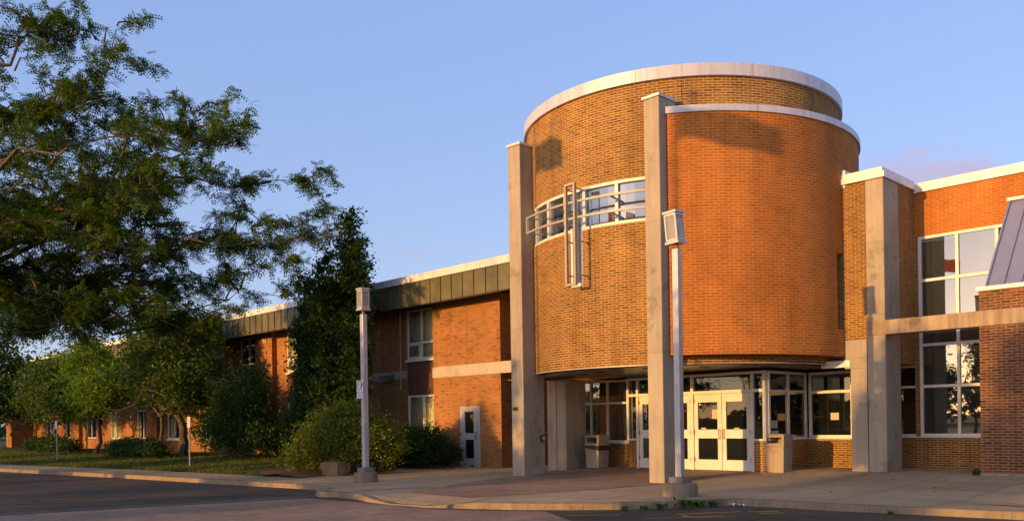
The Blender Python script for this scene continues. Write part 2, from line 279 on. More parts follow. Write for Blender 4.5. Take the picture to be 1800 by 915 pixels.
# ------------------------------------------------------------------ mesh helpers
XF = [1.0]
def xf(p):
    k = XF[0]; return (p[0]*k, p[1]*k, 1.6+(p[2]-1.6)*k)
class MB:
    def __init__(s): s.v = []; s.f = []; s.uv = []; s.sm = []
    def poly(s, pts, uv=None, smooth=False):
        i = len(s.v); s.v += [tuple(p) for p in pts]; s.f.append(tuple(range(i, i+len(pts)))); s.sm.append(smooth)
        if uv is None:
            a = Vector(pts[1])-Vector(pts[0]); b = Vector(pts[2])-Vector(pts[0]); n = a.cross(b)
            ax, ay, az = abs(n.x), abs(n.y), abs(n.z)
            if az >= ax and az >= ay: uv = [(p[0], p[1]) for p in pts]
            elif ay >= ax: uv = [(p[0], p[2]) for p in pts]
            else: uv = [(p[1], p[2]) for p in pts]
        s.uv += uv
        return s
    def box(s, x0, x1, y0, y1, z0, z1, skip=''):
        if x0 > x1: x0, x1 = x1, x0
        if y0 > y1: y0, y1 = y1, y0
        if z0 > z1: z0, z1 = z1, z0
        P = s.poly
        if 'y-' not in skip: P([(x0, y0, z0), (x1, y0, z0), (x1, y0, z1), (x0, y0, z1)])
        if 'y+' not in skip: P([(x1, y1, z0), (x0, y1, z0), (x0, y1, z1), (x1, y1, z1)])
        if 'x-' not in skip: P([(x0, y1, z0), (x0, y0, z0), (x0, y0, z1), (x0, y1, z1)])
        if 'x+' not in skip: P([(x1, y0, z0), (x1, y1, z0), (x1, y1, z1), (x1, y0, z1)])
        if 'z+' not in skip: P([(x0, y0, z1), (x1, y0, z1), (x1, y1, z1), (x0, y1, z1)])
        if 'z-' not in skip: P([(x0, y1, z0), (x1, y1, z0), (x1, y0, z0), (x0, y0, z0)])
        return s
    def prism(s, poly, z0, z1):
        n = len(poly)
        s.poly([(x, y, z1) for x, y in poly]); s.poly([(x, y, z0) for x, y in reversed(poly)])
        for i in range(n):
            a, b = poly[i], poly[(i+1) % n]
            s.poly([(a[0], a[1], z0), (b[0], b[1], z0), (b[0], b[1], z1), (a[0], a[1], z1)])
        return s
    def bar(s, a, b, wd, hg):
        a = Vector(a); b = Vector(b); d = (b-a).normalized(); up = Vector((0, 0, 1)) if abs(d.z) < 0.9 else Vector((0, 1, 0))
        r = d.cross(up).normalized()*wd/2; u = r.cross(d).normalized()*hg/2
        q = [a-r-u, a+r-u, a+r+u, a-r+u, b-r-u, b+r-u, b+r+u, b-r+u]
        for f in ((0, 1, 2, 3), (7, 6, 5, 4), (0, 4, 5, 1), (1, 5, 6, 2), (2, 6, 7, 3), (3, 7, 4, 0)): s.poly([q[k] for k in f])
        return s
    def tube(s, path, rad, n=6):
        path = [Vector(p) for p in path]
        if not isinstance(rad, (list, tuple)): rad = [rad]*len(path)
        base = len(s.v); prev = None
        for i, p in enumerate(path):
            d = (path[min(i+1, len(path)-1)]-path[max(i-1, 0)])
            d = d.normalized() if d.length > 1e-6 else Vector((0, 0, 1))
            if prev is None:
                up = Vector((0, 0, 1)) if abs(d.z) < 0.9 else Vector((1, 0, 0)); r = d.cross(up).normalized()
            else:
                r = (prev - d*prev.dot(d)); r = r.normalized() if r.length > 1e-6 else d.orthogonal().normalized()
            prev = r; u = r.cross(d)
            for k in range(n):
                a = 2*pi*k/n; s.v.append(tuple(p+(r*cos(a)+u*sin(a))*rad[i]))
        for i in range(len(path)-1):
            for k in range(n):
                a = base+i*n+k; b = base+i*n+(k+1) % n
                s.f.append((a, b, b+n, a+n)); s.sm.append(True); s.uv += [(k/n, i), ((k+1)/n, i), ((k+1)/n, i+1), (k/n, i+1)]
        for e, rev in ((0, True), (len(path)-1, False)):
            ids = [base+e*n+k for k in range(n)]
            if rev: ids.reverse()
            s.f.append(tuple(ids)); s.sm.append(False); s.uv += [(0, 0)]*n
        return s
    def cyl(s, cx, cy, r0, r1, z0, z1, n=24):
        for k in range(n):
            a, b = 2*pi*k/n, 2*pi*(k+1)/n
            s.poly([(cx+r0*cos(a), cy+r0*sin(a), z0), (cx+r0*cos(b), cy+r0*sin(b), z0), (cx+r1*cos(b), cy+r1*sin(b), z1), (cx+r1*cos(a), cy+r1*sin(a), z1)],
                   [(a*r0, z0), (b*r0, z0), (b*r0, z1), (a*r0, z1)], True)
        s.poly([(cx+r1*cos(2*pi*k/n), cy+r1*sin(2*pi*k/n), z1) for k in range(n)])
        s.poly([(cx+r0*cos(2*pi*k/n), cy+r0*sin(2*pi*k/n), z0) for k in reversed(range(n))])
        return s
    def arc(s, cx, cy, ri, ro, a0, a1, z0, z1, step=2.0, faces='oitbe', ztop_in=None):
        """ring sector, angles in degrees; o outer i inner t top b bottom e ends"""
        n = max(1, int(round(abs(a1-a0)/step))); ro2 = ro
        P = lambda r, a, z: (cx+r*cos(a), cy+r*sin(a), z)
        for k in range(n):
            a = radians(a0+(a1-a0)*k/n); b = radians(a0+(a1-a0)*(k+1)/n)
            if 'o' in faces: s.poly([P(ro, a, z0), P(ro, b, z0), P(ro, b, z1), P(ro, a, z1)], [(a*ro, z0), (b*ro, z0), (b*ro, z1), (a*ro, z1)], True)
            if 'i' in faces: s.poly([P(ri, b, z0), P(ri, a, z0), P(ri, a, z1), P(ri, b, z1)], [(b*ro, z0), (a*ro, z0), (a*ro, z1), (b*ro, z1)], True)
            if 't' in faces: s.poly([P(ro, a, z1), P(ro, b, z1), P(ri, b, z1), P(ri, a, z1)])
            if 'b' in faces: s.poly([P(ro, b, z0), P(ro, a, z0), P(ri, a, z0), P(ri, b, z0)])
        if 'e' in faces:
            for a in (radians(a0), radians(a1)): s.poly([P(ri, a, z0), P(ro, a, z0), P(ro, a, z1), P(ri, a, z1)], [(0, z0), (ro-ri, z0), (ro-ri, z1), (0, z1)])
        return s
    def build(s, name, m, parent=None, bevel=0, weld=True, **props):
        root = parent
        off = Vector((0, 0, 0)); p = parent
        while p is not None: off += p.location; p = p.parent
        me = bpy.data.meshes.new(name)
        if XF[0] != 1.0: s.v = [xf(v) for v in s.v]
        me.from_pydata([(v[0]-off.x, v[1]-off.y, v[2]-off.z) for v in s.v], [], s.f)
        uvl = me.uv_layers.new(name='UVMap'); uvl.data.foreach_set('uv', [c for u in s.uv for c in u])
        me.polygons.foreach_set('use_smooth', s.sm)
        if weld:
            bm = bmesh.new(); bm.from_mesh(me); bmesh.ops.remove_doubles(bm, verts=bm.verts, dist=0.0004); bm.to_mesh(me); bm.free()
        if any(s.sm): me.set_sharp_from_angle(angle=radians(35))
        me.materials.append(m)
        ob = bpy.data.objects.new(name, me); C.objects.link(ob)
        if root is not None: ob.parent = root
        if bevel:
            b = ob.modifiers.new('bevel', 'BEVEL'); b.width = bevel; b.segments = 2; b.limit_method = 'ANGLE'
        for k, v in props.items(): ob[k] = v
        return ob

def thing(name, label, cat, loc, group=None):
    o = bpy.data.objects.new(name, None); o.location = loc; o.empty_display_size = 0.3; C.objects.link(o)
    o['label'] = label; o['category'] = cat
    if group: o['group'] = group
    return o
def dup(root, loc, label, rz=0.0, sc=1.0, group=None):
    r = root.copy(); C.objects.link(r); r.location = loc; r.rotation_euler = (0, 0, rz); r.scale = (sc, sc, sc); r['label'] = label
    if group: r['group'] = group
    for ch in list(root.children):
        c = ch.copy(); C.objects.link(c); c.parent = r
        for g in list(ch.children):
            d = g.copy(); C.objects.link(d); d.parent = c
    return r

# ------------------------------------------------------------------ ground, road, pavement
MB().poly([(-2500, -2500, -0.30), (2500, -2500, -0.30), (2500, 2500, -0.30), (-2500, 2500, -0.30)]).build('ground', FIELD, kind='structure')
MB().poly([(-160, -14, -0.13), (60, -14, -0.13), (60, 16.4, -0.13), (-160, 16.4, -0.13)]).build('road', ASPH, kind='structure')

kerbA = [(-150, 2.0), (-90, 5.2), (-60, 7.4), (-40.85, 9.45), (-33.21, 10.55), (-29.25, 11.1), (-23.08, 11.8), (-20.61, 12.1), (-19.56, 12.15)]
kerbB = [(-18.95, 11.75), (-18.35, 11.1), (-18.05, 11.0), (-17.5, 11.2), (-16.6, 11.15), (-15.9, 10.95), (-15.0, 10.85), (-13.9, 10.95), (-12.83, 11.42), (-12.1, 11.75),
         (-11.2, 12.4), (-10.4, 13.1), (-9.9, 13.7), (-9.5, 14.5), (-9.1, 15.05), (-8.4, 15.2), (-7.2, 15.25), (-5.7, 15.5), (-4.2, 15.72), (6, 17.2), (40, 21)]
kh = [0, 0, 0, 0, 0, 0, 0, 0, -0.04,   -0.05, 0, 0, 0, 0, -0.05, -0.11, -0.105, -0.01] + [0]*12
kp = kerbA+kerbB
mk = MB(); inner = []
for i in range(len(kp)):
    a = Vector(kp[max(i-1, 0)]); b = Vector(kp[min(i+1, len(kp)-1)]); d = (b-a).normalized(); nn_ = Vector((-d.y, d.x))
    inner.append((kp[i][0]+nn_.x*0.17, kp[i][1]+nn_.y*0.17))
for i in range(len(kp)-1):
    segn = max(1, int((Vector(kp[i+1])-Vector(kp[i])).length/0.7))
    for q in range(segn):
        t0, t1 = q/segn, (q+1)/segn
        lp = lambda A, B, t: (A[0]+(B[0]-A[0])*t, A[1]+(B[1]-A[1])*t)
        h0, h1 = kh[i]+(kh[i+1]-kh[i])*t0+0.006+random.uniform(-.004, .006), kh[i]+(kh[i+1]-kh[i])*t1+0.006+random.uniform(-.004, .006)
        if q == 0 and i > 0: h0 = lasth
        lasth = h1
        a, b = lp(kp[i], kp[i+1], t0), lp(kp[i], kp[i+1], t1); c, d = lp(inner[i], inner[i+1], t0), lp(inner[i], inner[i+1], t1)
        jn = Vector((b[0]-a[0], b[1]-a[1])).normalized()
        a2, b2 = (a[0]-0.02*-jn.y*-1, a[1]), b
        mk.poly([(a[0], a[1]-.02, -0.14), (b[0], b[1]-.02, -0.14), (b[0], b[1], h1-.025), (a[0], a[1], h0-.025)])
        mk.poly([(a[0], a[1], h0-.025), (b[0], b[1], h1-.025), (b[0], b[1]+.02, h1), (a[0], a[1]+.02, h0)])
        mk.poly([(a[0], a[1]+.02, h0), (b[0], b[1]+.02, h1), (d[0], d[1], h1-0.004), (c[0], c[1], h0-0.004)])
        mk.poly([(c[0], c[1], h0-0.004), (d[0], d[1], h1-0.004), (d[0], d[1], -0.14), (c[0], c[1], -0.14)])
mk.build('kerb', KERB, kind='structure')
# sidewalk slab: fan of quads from the kerb back to the walls (drops at the ramp)
ms = MB()
lawn_edge = [(-150, 3.2), (-90, 6.3), (-60, 8.9), (-42.8, 11.0), (-34.5, 12.4), (-26.3, 13.25), (-23.1, 13.4), (-23.5, 14.3), (-24.05, 16.4), (-23.65, 20.8)]
NS = 150
def resample(pl, n):
    ds = [0]
    for i in range(1, len(pl)): ds.append(ds[-1]+(Vector(pl[i])-Vector(pl[i-1])).length)
    out_ = []
    for k in range(n+1):
        t = ds[-1]*k/n; j = 0
        while j < len(ds)-2 and ds[j+1] < t: j += 1
        u = (t-ds[j])/max(1e-9, ds[j+1]-ds[j]); out_.append(tuple(pl[j][c]+(pl[j+1][c]-pl[j][c])*u for c in range(len(pl[0]))))
    return out_
inn3 = [(inner[i][0], inner[i][1], kh[i]) for i in range(len(inner))]
left_k = inn3[:7]; left_e = lawn_edge[:6]
A_ = resample(left_k, 60); B_ = resample([(x, y, 0) for x, y in left_e], 60)
for i in range(60): ms.poly([A_[i], A_[i+1], (B_[i+1][0], B_[i+1][1], 0.0), (B_[i][0], B_[i][1], 0.0)])
# wide forecourt
edge_in = inn3[6:]
back = [(-26.3, 13.25, 0), (-23.1, 13.4, 0), (-23.5, 14.3, 0), (-24.05, 16.4, 0), (-23.65, 20.8, 0), (-23.65, 30, 0), (-10, 30, 0), (40, 30, 0)]
mid = [(x, max(y+0.9, 12.0 if x > -20 else y+.6), 0) for x, y, z in edge_in]
def pz(x, y):
    a = float(np.interp(y, [17.6, 21.5, 22.4, 60], [0, .098, .150, .150])); b_ = min(1, max(0, (x+20)/2.2)); return a*b_*b_*(3-2*b_)
# front strip (slopes up from ramp), then a gridded sheet that rises slightly towards the doors
ed2 = resample(edge_in, 90); md2 = [(x, max(16.6, y+0.9), 0) for x, y, z in ed2]
for i in range(len(ed2)-1):
    m0 = (ed2[i][0], ed2[i][1]+.8, 0); m1 = (ed2[i+1][0], ed2[i+1][1]+.8, 0)
    ms.poly([ed2[i], ed2[i+1], m1, m0]); ms.poly([m0, m1, md2[i+1], md2[i]])
gxs = [-26.3, -25, -24.3, -23.6, -23, -22, -21, -20]+[-20+.5*k for k in range(1, 61)]+[16, 25, 40]
for i in range(len(gxs)-1):
    for y0, y1 in zip([16.6, 17.6, 18.6, 19.6, 20.6, 21.5, 22.0, 22.4, 23, 26], [17.6, 18.6, 19.6, 20.6, 21.5, 22.0, 22.4, 23, 26, 32]):
        ms.poly([(x, y, pz(x, y)) for x, y in ((gxs[i], y0), (gxs[i+1], y0), (gxs[i+1], y1), (gxs[i], y1))], smooth=True)
ms.build('sidewalk', SIDEW, kind='structure', weld=True)
# red paver walk across the forecourt and the road crossing
mpv = MB()
for (y0, a0, b0), (y1, a1, b1) in zip([(12.05, -15.9, -13.7), (13.5, -16.6, -13.3), (15.5, -17.5, -12.9), (17.6, -18.2, -12.7), (19.6, -17.6, -12.5), (21.45, -17.0, -12.2)], [(13.5, -16.6, -13.3), (15.5, -17.5, -12.9), (17.6, -18.2, -12.7), (19.6, -17.6, -12.5), (21.45, -17.0, -12.2)]):
    n_ = 8
    for k in range(n_):
        q = [(a0+(b0-a0)*k/n_, y0), (a0+(b0-a0)*(k+1)/n_, y0), (a1+(b1-a1)*(k+1)/n_, y1), (a1+(b1-a1)*k/n_, y1)]
        mpv.poly([(x, y, pz(x, y)+.006) for x, y in q])
mpv.build('paver_path', PAVER, kind='structure')
MB().poly([(-17.95, 10.6, -0.125), (-19.6, 5.0, -0.125), (-20.6, -2, -0.125), (-6, -2, -0.125), (-9.7, 10.9, -0.125), (-11.4, 11.9, -0.125), (-12.6, 11.1, -0.125), (-14.0, 10.72, -0.125), (-16.2, 10.75, -0.125)]).build('paver_crossing', PAVER, kind='structure')
MB().poly([(-18.0, 10.65, -0.120), (-19.65, 5.0, -0.120), (-20.65, -2, -0.120), (-21.05, -2, -0.120), (-20.05, 5.0, -0.120), (-18.35, 10.75, -0.120)]).build('crossing_border', BORDER, kind='structure')
MB().poly([(-18.85, 11.35, -0.124), (-22.3, 5.3, -0.124), (-26, -1.5, -0.124), (-26.12, -1.5, -0.124), (-22.42, 5.3, -0.124), (-18.93, 11.38, -0.124)]).build('road_seam', SEAM, kind='structure')
# worn yellow road lettering near the kerb
my = MB()
def stroke(path, wd):
    for a, b in zip(path, path[1:]):
        d = (Vector(b)-Vector(a)).normalized()*wd/2; n_ = (-d.y, d.x)
        my.poly([(a[0]-n_[0], a[1]-n_[1], -0.126), (b[0]-n_[0], b[1]-n_[1], -0.126), (b[0]+n_[0], b[1]+n_[1], -0.126), (a[0]+n_[0], a[1]+n_[1], -0.126)])
stroke([(-9.15, 13.0), (-8.8, 13.55), (-8.45, 14.1)], 0.10); stroke([(-8.95, 12.95), (-8.7, 12.75), (-8.35, 13.3)], 0.10)
stroke([(-8.35, 14.15), (-7.95, 14.55)], 0.12); stroke([(-8.05, 14.0), (-7.75, 14.35)], 0.12); stroke([(-10.6, 11.6), (-9.9, 12.3)], 0.08)
stroke([(-9.2, 12.1), (-8.1, 13.3)], 0.06)
my.build('road_marking', YELLOW, kind='structure')
# mulch bed and lawn
mm = MB(); mxs = lambda y: float(np.interp(y, [13.45, 14.3, 16.4, 20.9], [-23.15, -23.55, -24.1, -24.1])); mwl = lambda y: float(np.interp(y, [13.45, 14.2, 15.5, 20.9], [-25.6, -27.4, -28.3, -29.5]))
mys = list(np.linspace(13.45, 20.9, 22))
for y0, y1 in zip(mys, mys[1:]):
    for k in range(8):
        P4 = []
        for (yy, kk) in ((y0, k), (y0, k+1), (y1, k+1), (y1, k)):
            xx = mwl(yy)+(mxs(yy)-mwl(yy))*kk/8; P4.append((xx, yy, .016+.05*sin(pi*kk/8)+.012*sin(xx*7+yy*5)))
        mm.poly(P4, smooth=True)
mm.build('mulch_bed', MULCH, kind='structure')
MB().poly([(-30, 12.2, -.008), (-23.3, 12.1, -.008), (-19.8, 12.6, -.008), (-19.8, 17.2, -.008), (-30, 17.2, -.008)]).build('sidewalk_bed', SIDEW, kind='structure')
sm_ = MB(); sp_pts = [(-17.42, 11.55), (-17.15, 12.68), (-16.55, 13.74), (-16.3, 14.8), (-16.16, 15.65)]
for a, b in zip(sp_pts, sp_pts[1:]): sm_.poly([(a[0]-.035, a[1], .008), (a[0]+.035, a[1], .008), (b[0]+.03, b[1], .008), (b[0]-.03, b[1], .008)])
sm_.build('paving_seam', SEAM, kind='structure')
def lawn_z(x, y):
    e = np.interp(x, [p[0] for p in lawn_edge[:7]], [p[1] for p in lawn_edge[:7]])
    return 0.004+0.16*max(0, min(1, (y-e)/7.0))
ml = MB(); xs = np.concatenate([np.linspace(-150, -70, 12), np.linspace(-66, -24.8, 46)])
for i in range(len(xs)-1):
    for j in range(10):
        q = []
        for (ii, jj) in ((i, j), (i+1, j), (i+1, j+1), (i, j+1)):
            x = xs[ii]; e = np.interp(x, [p[0] for p in lawn_edge[:6]], [p[1] for p in lawn_edge[:6]]); y = e+(24.5-e)*(jj/10); q.append((x, y, lawn_z(x, y)))
        ml.poly(q, smooth=True)
ml.build('lawn', SOIL, kind='structure')
# island kerb nose at the lower left
mi = MB(); pts = [(-18.35+1.1*cos(a)*1.0-1.3, 3.2+1.1*sin(a)) for a in np.linspace(0, 2*pi, 20, endpoint=False)]
mi.prism([(x, y) for x, y in pts], -0.14, 0.0); mi.build('traffic_island', KERB, kind='structure')

mi = MB(); mi.prism([(-37.0+3.4*cos(a), 4.2+2.0*sin(a)) for a in np.linspace(0, 2*pi, 28, endpoint=False)], -0.14, 0.0); mi.build('tree_island_kerb', KERB, kind='structure')
mi = MB(); mi.prism([(-37.0+3.2*cos(a), 4.2+1.8*sin(a)) for a in np.linspace(0, 2*pi, 28, endpoint=False)], -0.10, 0.02); mi.build('tree_island_lawn', SOIL, kind='structure')
# ------------------------------------------------------------------ the school building
cx, cy, R, Rr = -15.44, 22.36, 4.70, 5.21
sb = thing('school_building', 'large two storey brick school with round entrance tower and long left wing', 'building', (cx, cy, 0))

# -- brown drum with openings
zb, zt = 3.04, 10.40
wl, wr = -124.0, -60.0; cl, crr = -94.5, -88.8
d = MB()
d.arc(cx, cy, R-0.3, R, wr, 360+wl, zb, zt, 2.0, 'oi')
d.arc(cx, cy, R-0.3, R, wl, wr, 7.95, zt, 2.0, 'oib')
d.arc(cx, cy, R-0.3, R, wl, cl, zb, 6.78, 2.0, 'oite'); d.arc(cx, cy, R-0.3, R, crr, wr, zb, 6.78, 2.0, 'oite')
d.arc(cx, cy, R-0.3, R, cl, crr, zb, 5.28, 2.0, 'oit')
d.build('drum_wall', B_BROWN, sb)
c = MB(); c.arc(cx, cy, R-0.35, R+0.09, 0, 360, zt-0.02, zt+0.30, 3.0, 'oitb')
c.build('drum_coping', SILVER, sb)
c = MB(); c.arc(cx, cy, 0.02, R-0.3, 0, 360, zt-0.25, zt-0.2, 6, 'tb'); c.build('drum_roof', ROOF, sb)
c = MB(); c.arc(cx, cy, 0.02, R-0.02, 0, 360, zb-0.03, zb+0.01, 4, 'tb'); c.build('entrance_soffit', SOFFIT, sb)
c = MB(); c.arc(cx, cy, R-0.35, R+0.012, 0, 360, zb-0.03, zb+0.005, 3, 'ob'); c.build('soffit_edge_trim', BAR, sb)
for a, r_ in ((-100, 3.3), (-70, 3.6), (-120, 3.2), (-45, 3.5), (-20, 3.9)):
    lx, ly = cx+r_*cos(radians(a)), cy+r_*sin(radians(a))
    MB().cyl(lx, ly, 0.14, 0.14, zb-0.045, zb-0.028, 20).build('recessed_light', DARKMETAL, sb)
for a in (-54.0,):
    q = MB(); q.arc(cx, cy, R-.02, R+.003, a, a+.12, 9.5, zt-.03, 1, 'oe'); q.build('movement_joint', SEAM, sb)
q = MB()
for k in range(-124, -60, 6): q.arc(cx, cy, R-.02, R+.004, k, k+.16, zb+.07, zb+.13, 1, 'oe')
q.build('weep_holes', SEAM, sb, kind='stuff')
# strip window
fz0, fz1 = 6.78, 7.95
win = MB()
win.arc(cx, cy, R-0.16, R-0.03, wl, wr, fz1-0.085, fz1-0.004, 2, 'oitbe')
win.arc(cx, cy, R-0.16, R-0.03, wl, cl, fz0+0.004, fz0+0.085, 2, 'oitbe'); win.arc(cx, cy, R-0.16, R-0.03, crr, wr, fz0+0.004, fz0+0.085, 2, 'oitbe')
for a in (-118.4, -107.5, -97.2, -88.2, -75.6, -64.0): win.arc(cx, cy, R-0.16, R-0.026, a-0.55, a+0.55, fz0+0.01, fz1-0.01, 1, 'oitbe')
win.arc(cx, cy, R-0.16, R-0.026, cl, cl+1.0, 5.29, 6.9, 1, 'oitbe'); win.arc(cx, cy, R-0.16, R-0.026, crr-1.0, crr, 5.29, 6.9, 1, 'oitbe')
win.arc(cx, cy, R-0.16, R-0.026, cl, crr, 5.285, 5.37, 1, 'oitbe'); win.arc(cx, cy, R-0.16, R-0.028, -92.3, -91.5, 5.3, 7.9, 1, 'oitbe')
wo = win.build('window', FRAME, sb)
g = MB(); g.arc(cx, cy, R-0.12, R-0.11, wl, wr, fz0+0.02, fz1-0.02, 3.2, 'o'); g.arc(cx, cy, R-0.12, R-0.11, cl, crr, 5.3, 6.9, 3, 'o'); 
for i_ in range(len(g.sm)): g.sm[i_] = False
g.build('pane', GLASS_S, wo)
# sun shade rails and the tall cross frame
sh = MB()
for z in (7.03, 7.46): sh.arc(cx, cy, R+0.41, R+0.465, -112.5, -62.0, z-0.028, z+0.028, 1.5, 'oitbe')
sh.arc(cx, cy, R+0.40, R+0.47, -112.5, -111.7, 7.0, 7.5, 1, 'oitbe')
for a in (-112, -97.2, -75.6):
    for z in (7.03, 7.46):
        sh.bar((cx+(R-0.05)*cos(radians(a)), cy+(R-0.05)*sin(radians(a)), z), (cx+(R+0.42)*cos(radians(a)), cy+(R+0.42)*sin(radians(a)), z), 0.04, 0.04)
sh.build('sunshade_rail', BAR, sb)
cr_ = MB(); X0, X1, Y_, Z0, Z1 = -15.50, -15.13, cy-R-0.50, 5.22, 7.96
cr_.box(X0, X0+.058, Y_-.04, Y_+.04, Z0, Z1); cr_.box(X1-.058, X1, Y_-.04, Y_+.04, Z0, Z1)
cr_.box(X0+.058, X1-.058, Y_-.04, Y_+.04, Z1-.058, Z1); cr_.box(X0+.058, X1-.058, Y_-.04, Y_+.04, Z0, Z0+.058)
for z in (5.5, 6.4, 7.8): cr_.box(X0+.02, X0+.05, Y_+.04, Y_+.5, z, z+.03); cr_.box(X1-.05, X1-.02, Y_+.04, Y_+.5, z, z+.03)
cr_.build('cross_frame', BAR, sb, label='tall tan steel frame crossing two curved rails on the tower')

# -- red outer shell
ra0, ra1 = -58.2, 34.0; rz0, rz1 = 3.22, 9.30; wa0, wa1 = -3.6, 1.5
s_ = MB()
s_.arc(cx, cy, Rr-0.45, Rr, ra0, wa0, rz0, rz1, 1.8, 'oibe'); s_.arc(cx, cy, Rr-0.45, Rr, wa1, ra1, rz0, rz1, 1.8, 'oibe')
s_.arc(cx, cy, Rr-0.45, Rr, wa0, wa1, rz0, 3.92, 1.8, 'oibt'); s_.arc(cx, cy, Rr-0.45, Rr, wa0, wa1, 5.95, rz1, 1.8, 'oibt')
s_.build('red_brick_shell', B_RED, sb)
q = MB()
for k in range(-54, -2, 7): q.arc(cx, cy, Rr-.02, Rr+.004, k, k+.14, rz0+.07, rz0+.13, 1, 'oe'); q.arc(cx, cy, Rr-.02, Rr+.004, k, k+.14, rz1-.16, rz1-.09, 1, 'oe')
q.build('weep_holes', SEAM, sb, kind='stuff')
c = MB(); c.arc(cx, cy, R+0.003, Rr+0.05, ra0-0.4, ra1, rz1, rz1+0.17, 2, 'oitbe'); c.arc(cx, cy, Rr+0.05, Rr+0.053, -40, -39.7, rz1, rz1+.17, 1, 'o')
c.build('shell_coping', SILVER, sb)
slit = MB(); slit.arc(cx, cy, Rr-0.22, Rr-0.12, wa0, wa0+0.7, 3.93, 5.94, 1, 'oitbe'); slit.arc(cx, cy, Rr-0.22, Rr-0.12, wa1-.7, wa1, 3.93, 5.94, 1, 'oitbe')
for z in (3.93, 4.6, 5.3, 5.88): slit.arc(cx, cy, Rr-0.22, Rr-0.12, wa0, wa1, z, z+.06, 1, 'oitbe')
wo = slit.build('window', BLUEDOOR, sb, label='narrow slit window in the red curved wall')
g = MB(); g.arc(cx, cy, Rr-0.18, Rr-0.17, wa0, wa1, 3.93, 5.94, 3, 'o'); g.build('pane', GLASS_D, wo)

# -- concrete columns
def column(x0, x1, y0, y1, top, cap=True):
    o_ = MB().box(x0, x1, y0, y1, -0.02, top).build('concrete_column', CONC, sb, bevel=0.02)
    if cap: MB().box(x0-.035, x1+.035, y0-.035, y1+.02, top+.001, top+.07).build('column_cap', WHITE, o_)
    return o_
XF[0] = 1.05     # measured a little farther out, against the drum
c1 = column(-17.48, -17.0, 16.95, 17.80, 9.38)
MB().box(-17.40, -17.22, 16.93, 16.951, 1.92, 2.02).build('plaque', DARKMETAL, c1)
q = MB(); q.tube([(-16.999, 17.70, 1.12), (-16.95, 17.70, 1.12)], [0.11, 0.11], 18); q.build('door_button', DARKMETAL, c1)
q = MB(); q.tube([(-16.951, 17.70, 1.12), (-16.94, 17.70, 1.12)], [0.07, 0.07], 18); q.build('button_plate', BAR, c1)
XF[0] = 1.0
c2 = column(-13.22, -12.75, 17.66, 18.40, 9.72)

KV, KB = 0.94, 0.905     # vestibule and right block stand nearer, on slightly higher paving
XF[0] = KV
# left rear twin pier under the drum
p0 = MB(); p0.box(-20.28, -19.87, 21.37, 22.4, -.15, 3.0); p0.box(-19.845, -19.42, 21.37, 22.4, -.15, 3.0); p0.box(-19.88, -19.84, 21.42, 22.3, 0, 3.0)
p0.build('concrete_column', CONC, sb, bevel=0.012)
XF[0] = 1.0
MB().box(-21.0, -17.2, 20.2, 24.6, 3.012, 3.035).build('soffit_extension', SOFFIT, sb)

XF[0] = KB
# -- right corner pier block
b = MB(); b.box(-11.3, -10.615, 24.7, 27.0, 3.86, 8.42, 'y-'); b.poly([(-11.6, 24.71, 3.86), (-10.612, 24.71, 3.86), (-10.612, 24.71, 8.42), (-11.6, 24.71, 8.42)])
b.poly([(-10.12, 25.78, 3.15), (-10.12, 27.02, 3.15), (-10.12, 27.02, 8.42), (-10.12, 25.78, 8.42)])
b.poly([(-10.12, 25.78, 3.15), (-11.3, 25.78, 3.15), (-11.3, 27.02, 3.15), (-10.12, 27.02, 3.15)])
b.build('corner_brick_wall', B_BROWN, sb)
MB().box(-10.61, -10.09, 24.69, 25.77, -.15, 8.42).build('concrete_column', CONC, sb, bevel=0.015)
MB().box(-11.12, -10.635, 24.70, 25.6, -.15, 3.0).build('concrete_panel', CONC, sb, bevel=0.01)
MB().box(-11.30, -10.635, 24.702, 25.0, 3.003, 3.85).build('concrete_panel', CONC, sb, bevel=0.01)
MB().box(-12.0, -11.13, 24.66, 24.9, 3.06, 3.26).build('lintel_edge', WHITE, sb)
cp = MB(); cp.box(-12.0, -10.03, 24.62, 24.95, 8.423, 8.58); cp.box(-12.0, -10.10, 24.66, 24.95, 8.58, 8.72)
cp.box(-10.40, -10.03, 24.95, 27.0, 8.423, 8.58); cp.box(-10.40, -10.10, 24.95, 27.0, 8.58, 8.72); cp.build('parapet_coping', WHITE, sb)
MB().box(-11.5, -11.20, 24.70, 25.2, 8.35, 8.86).build('roof_flashing_box', SILVER, sb)

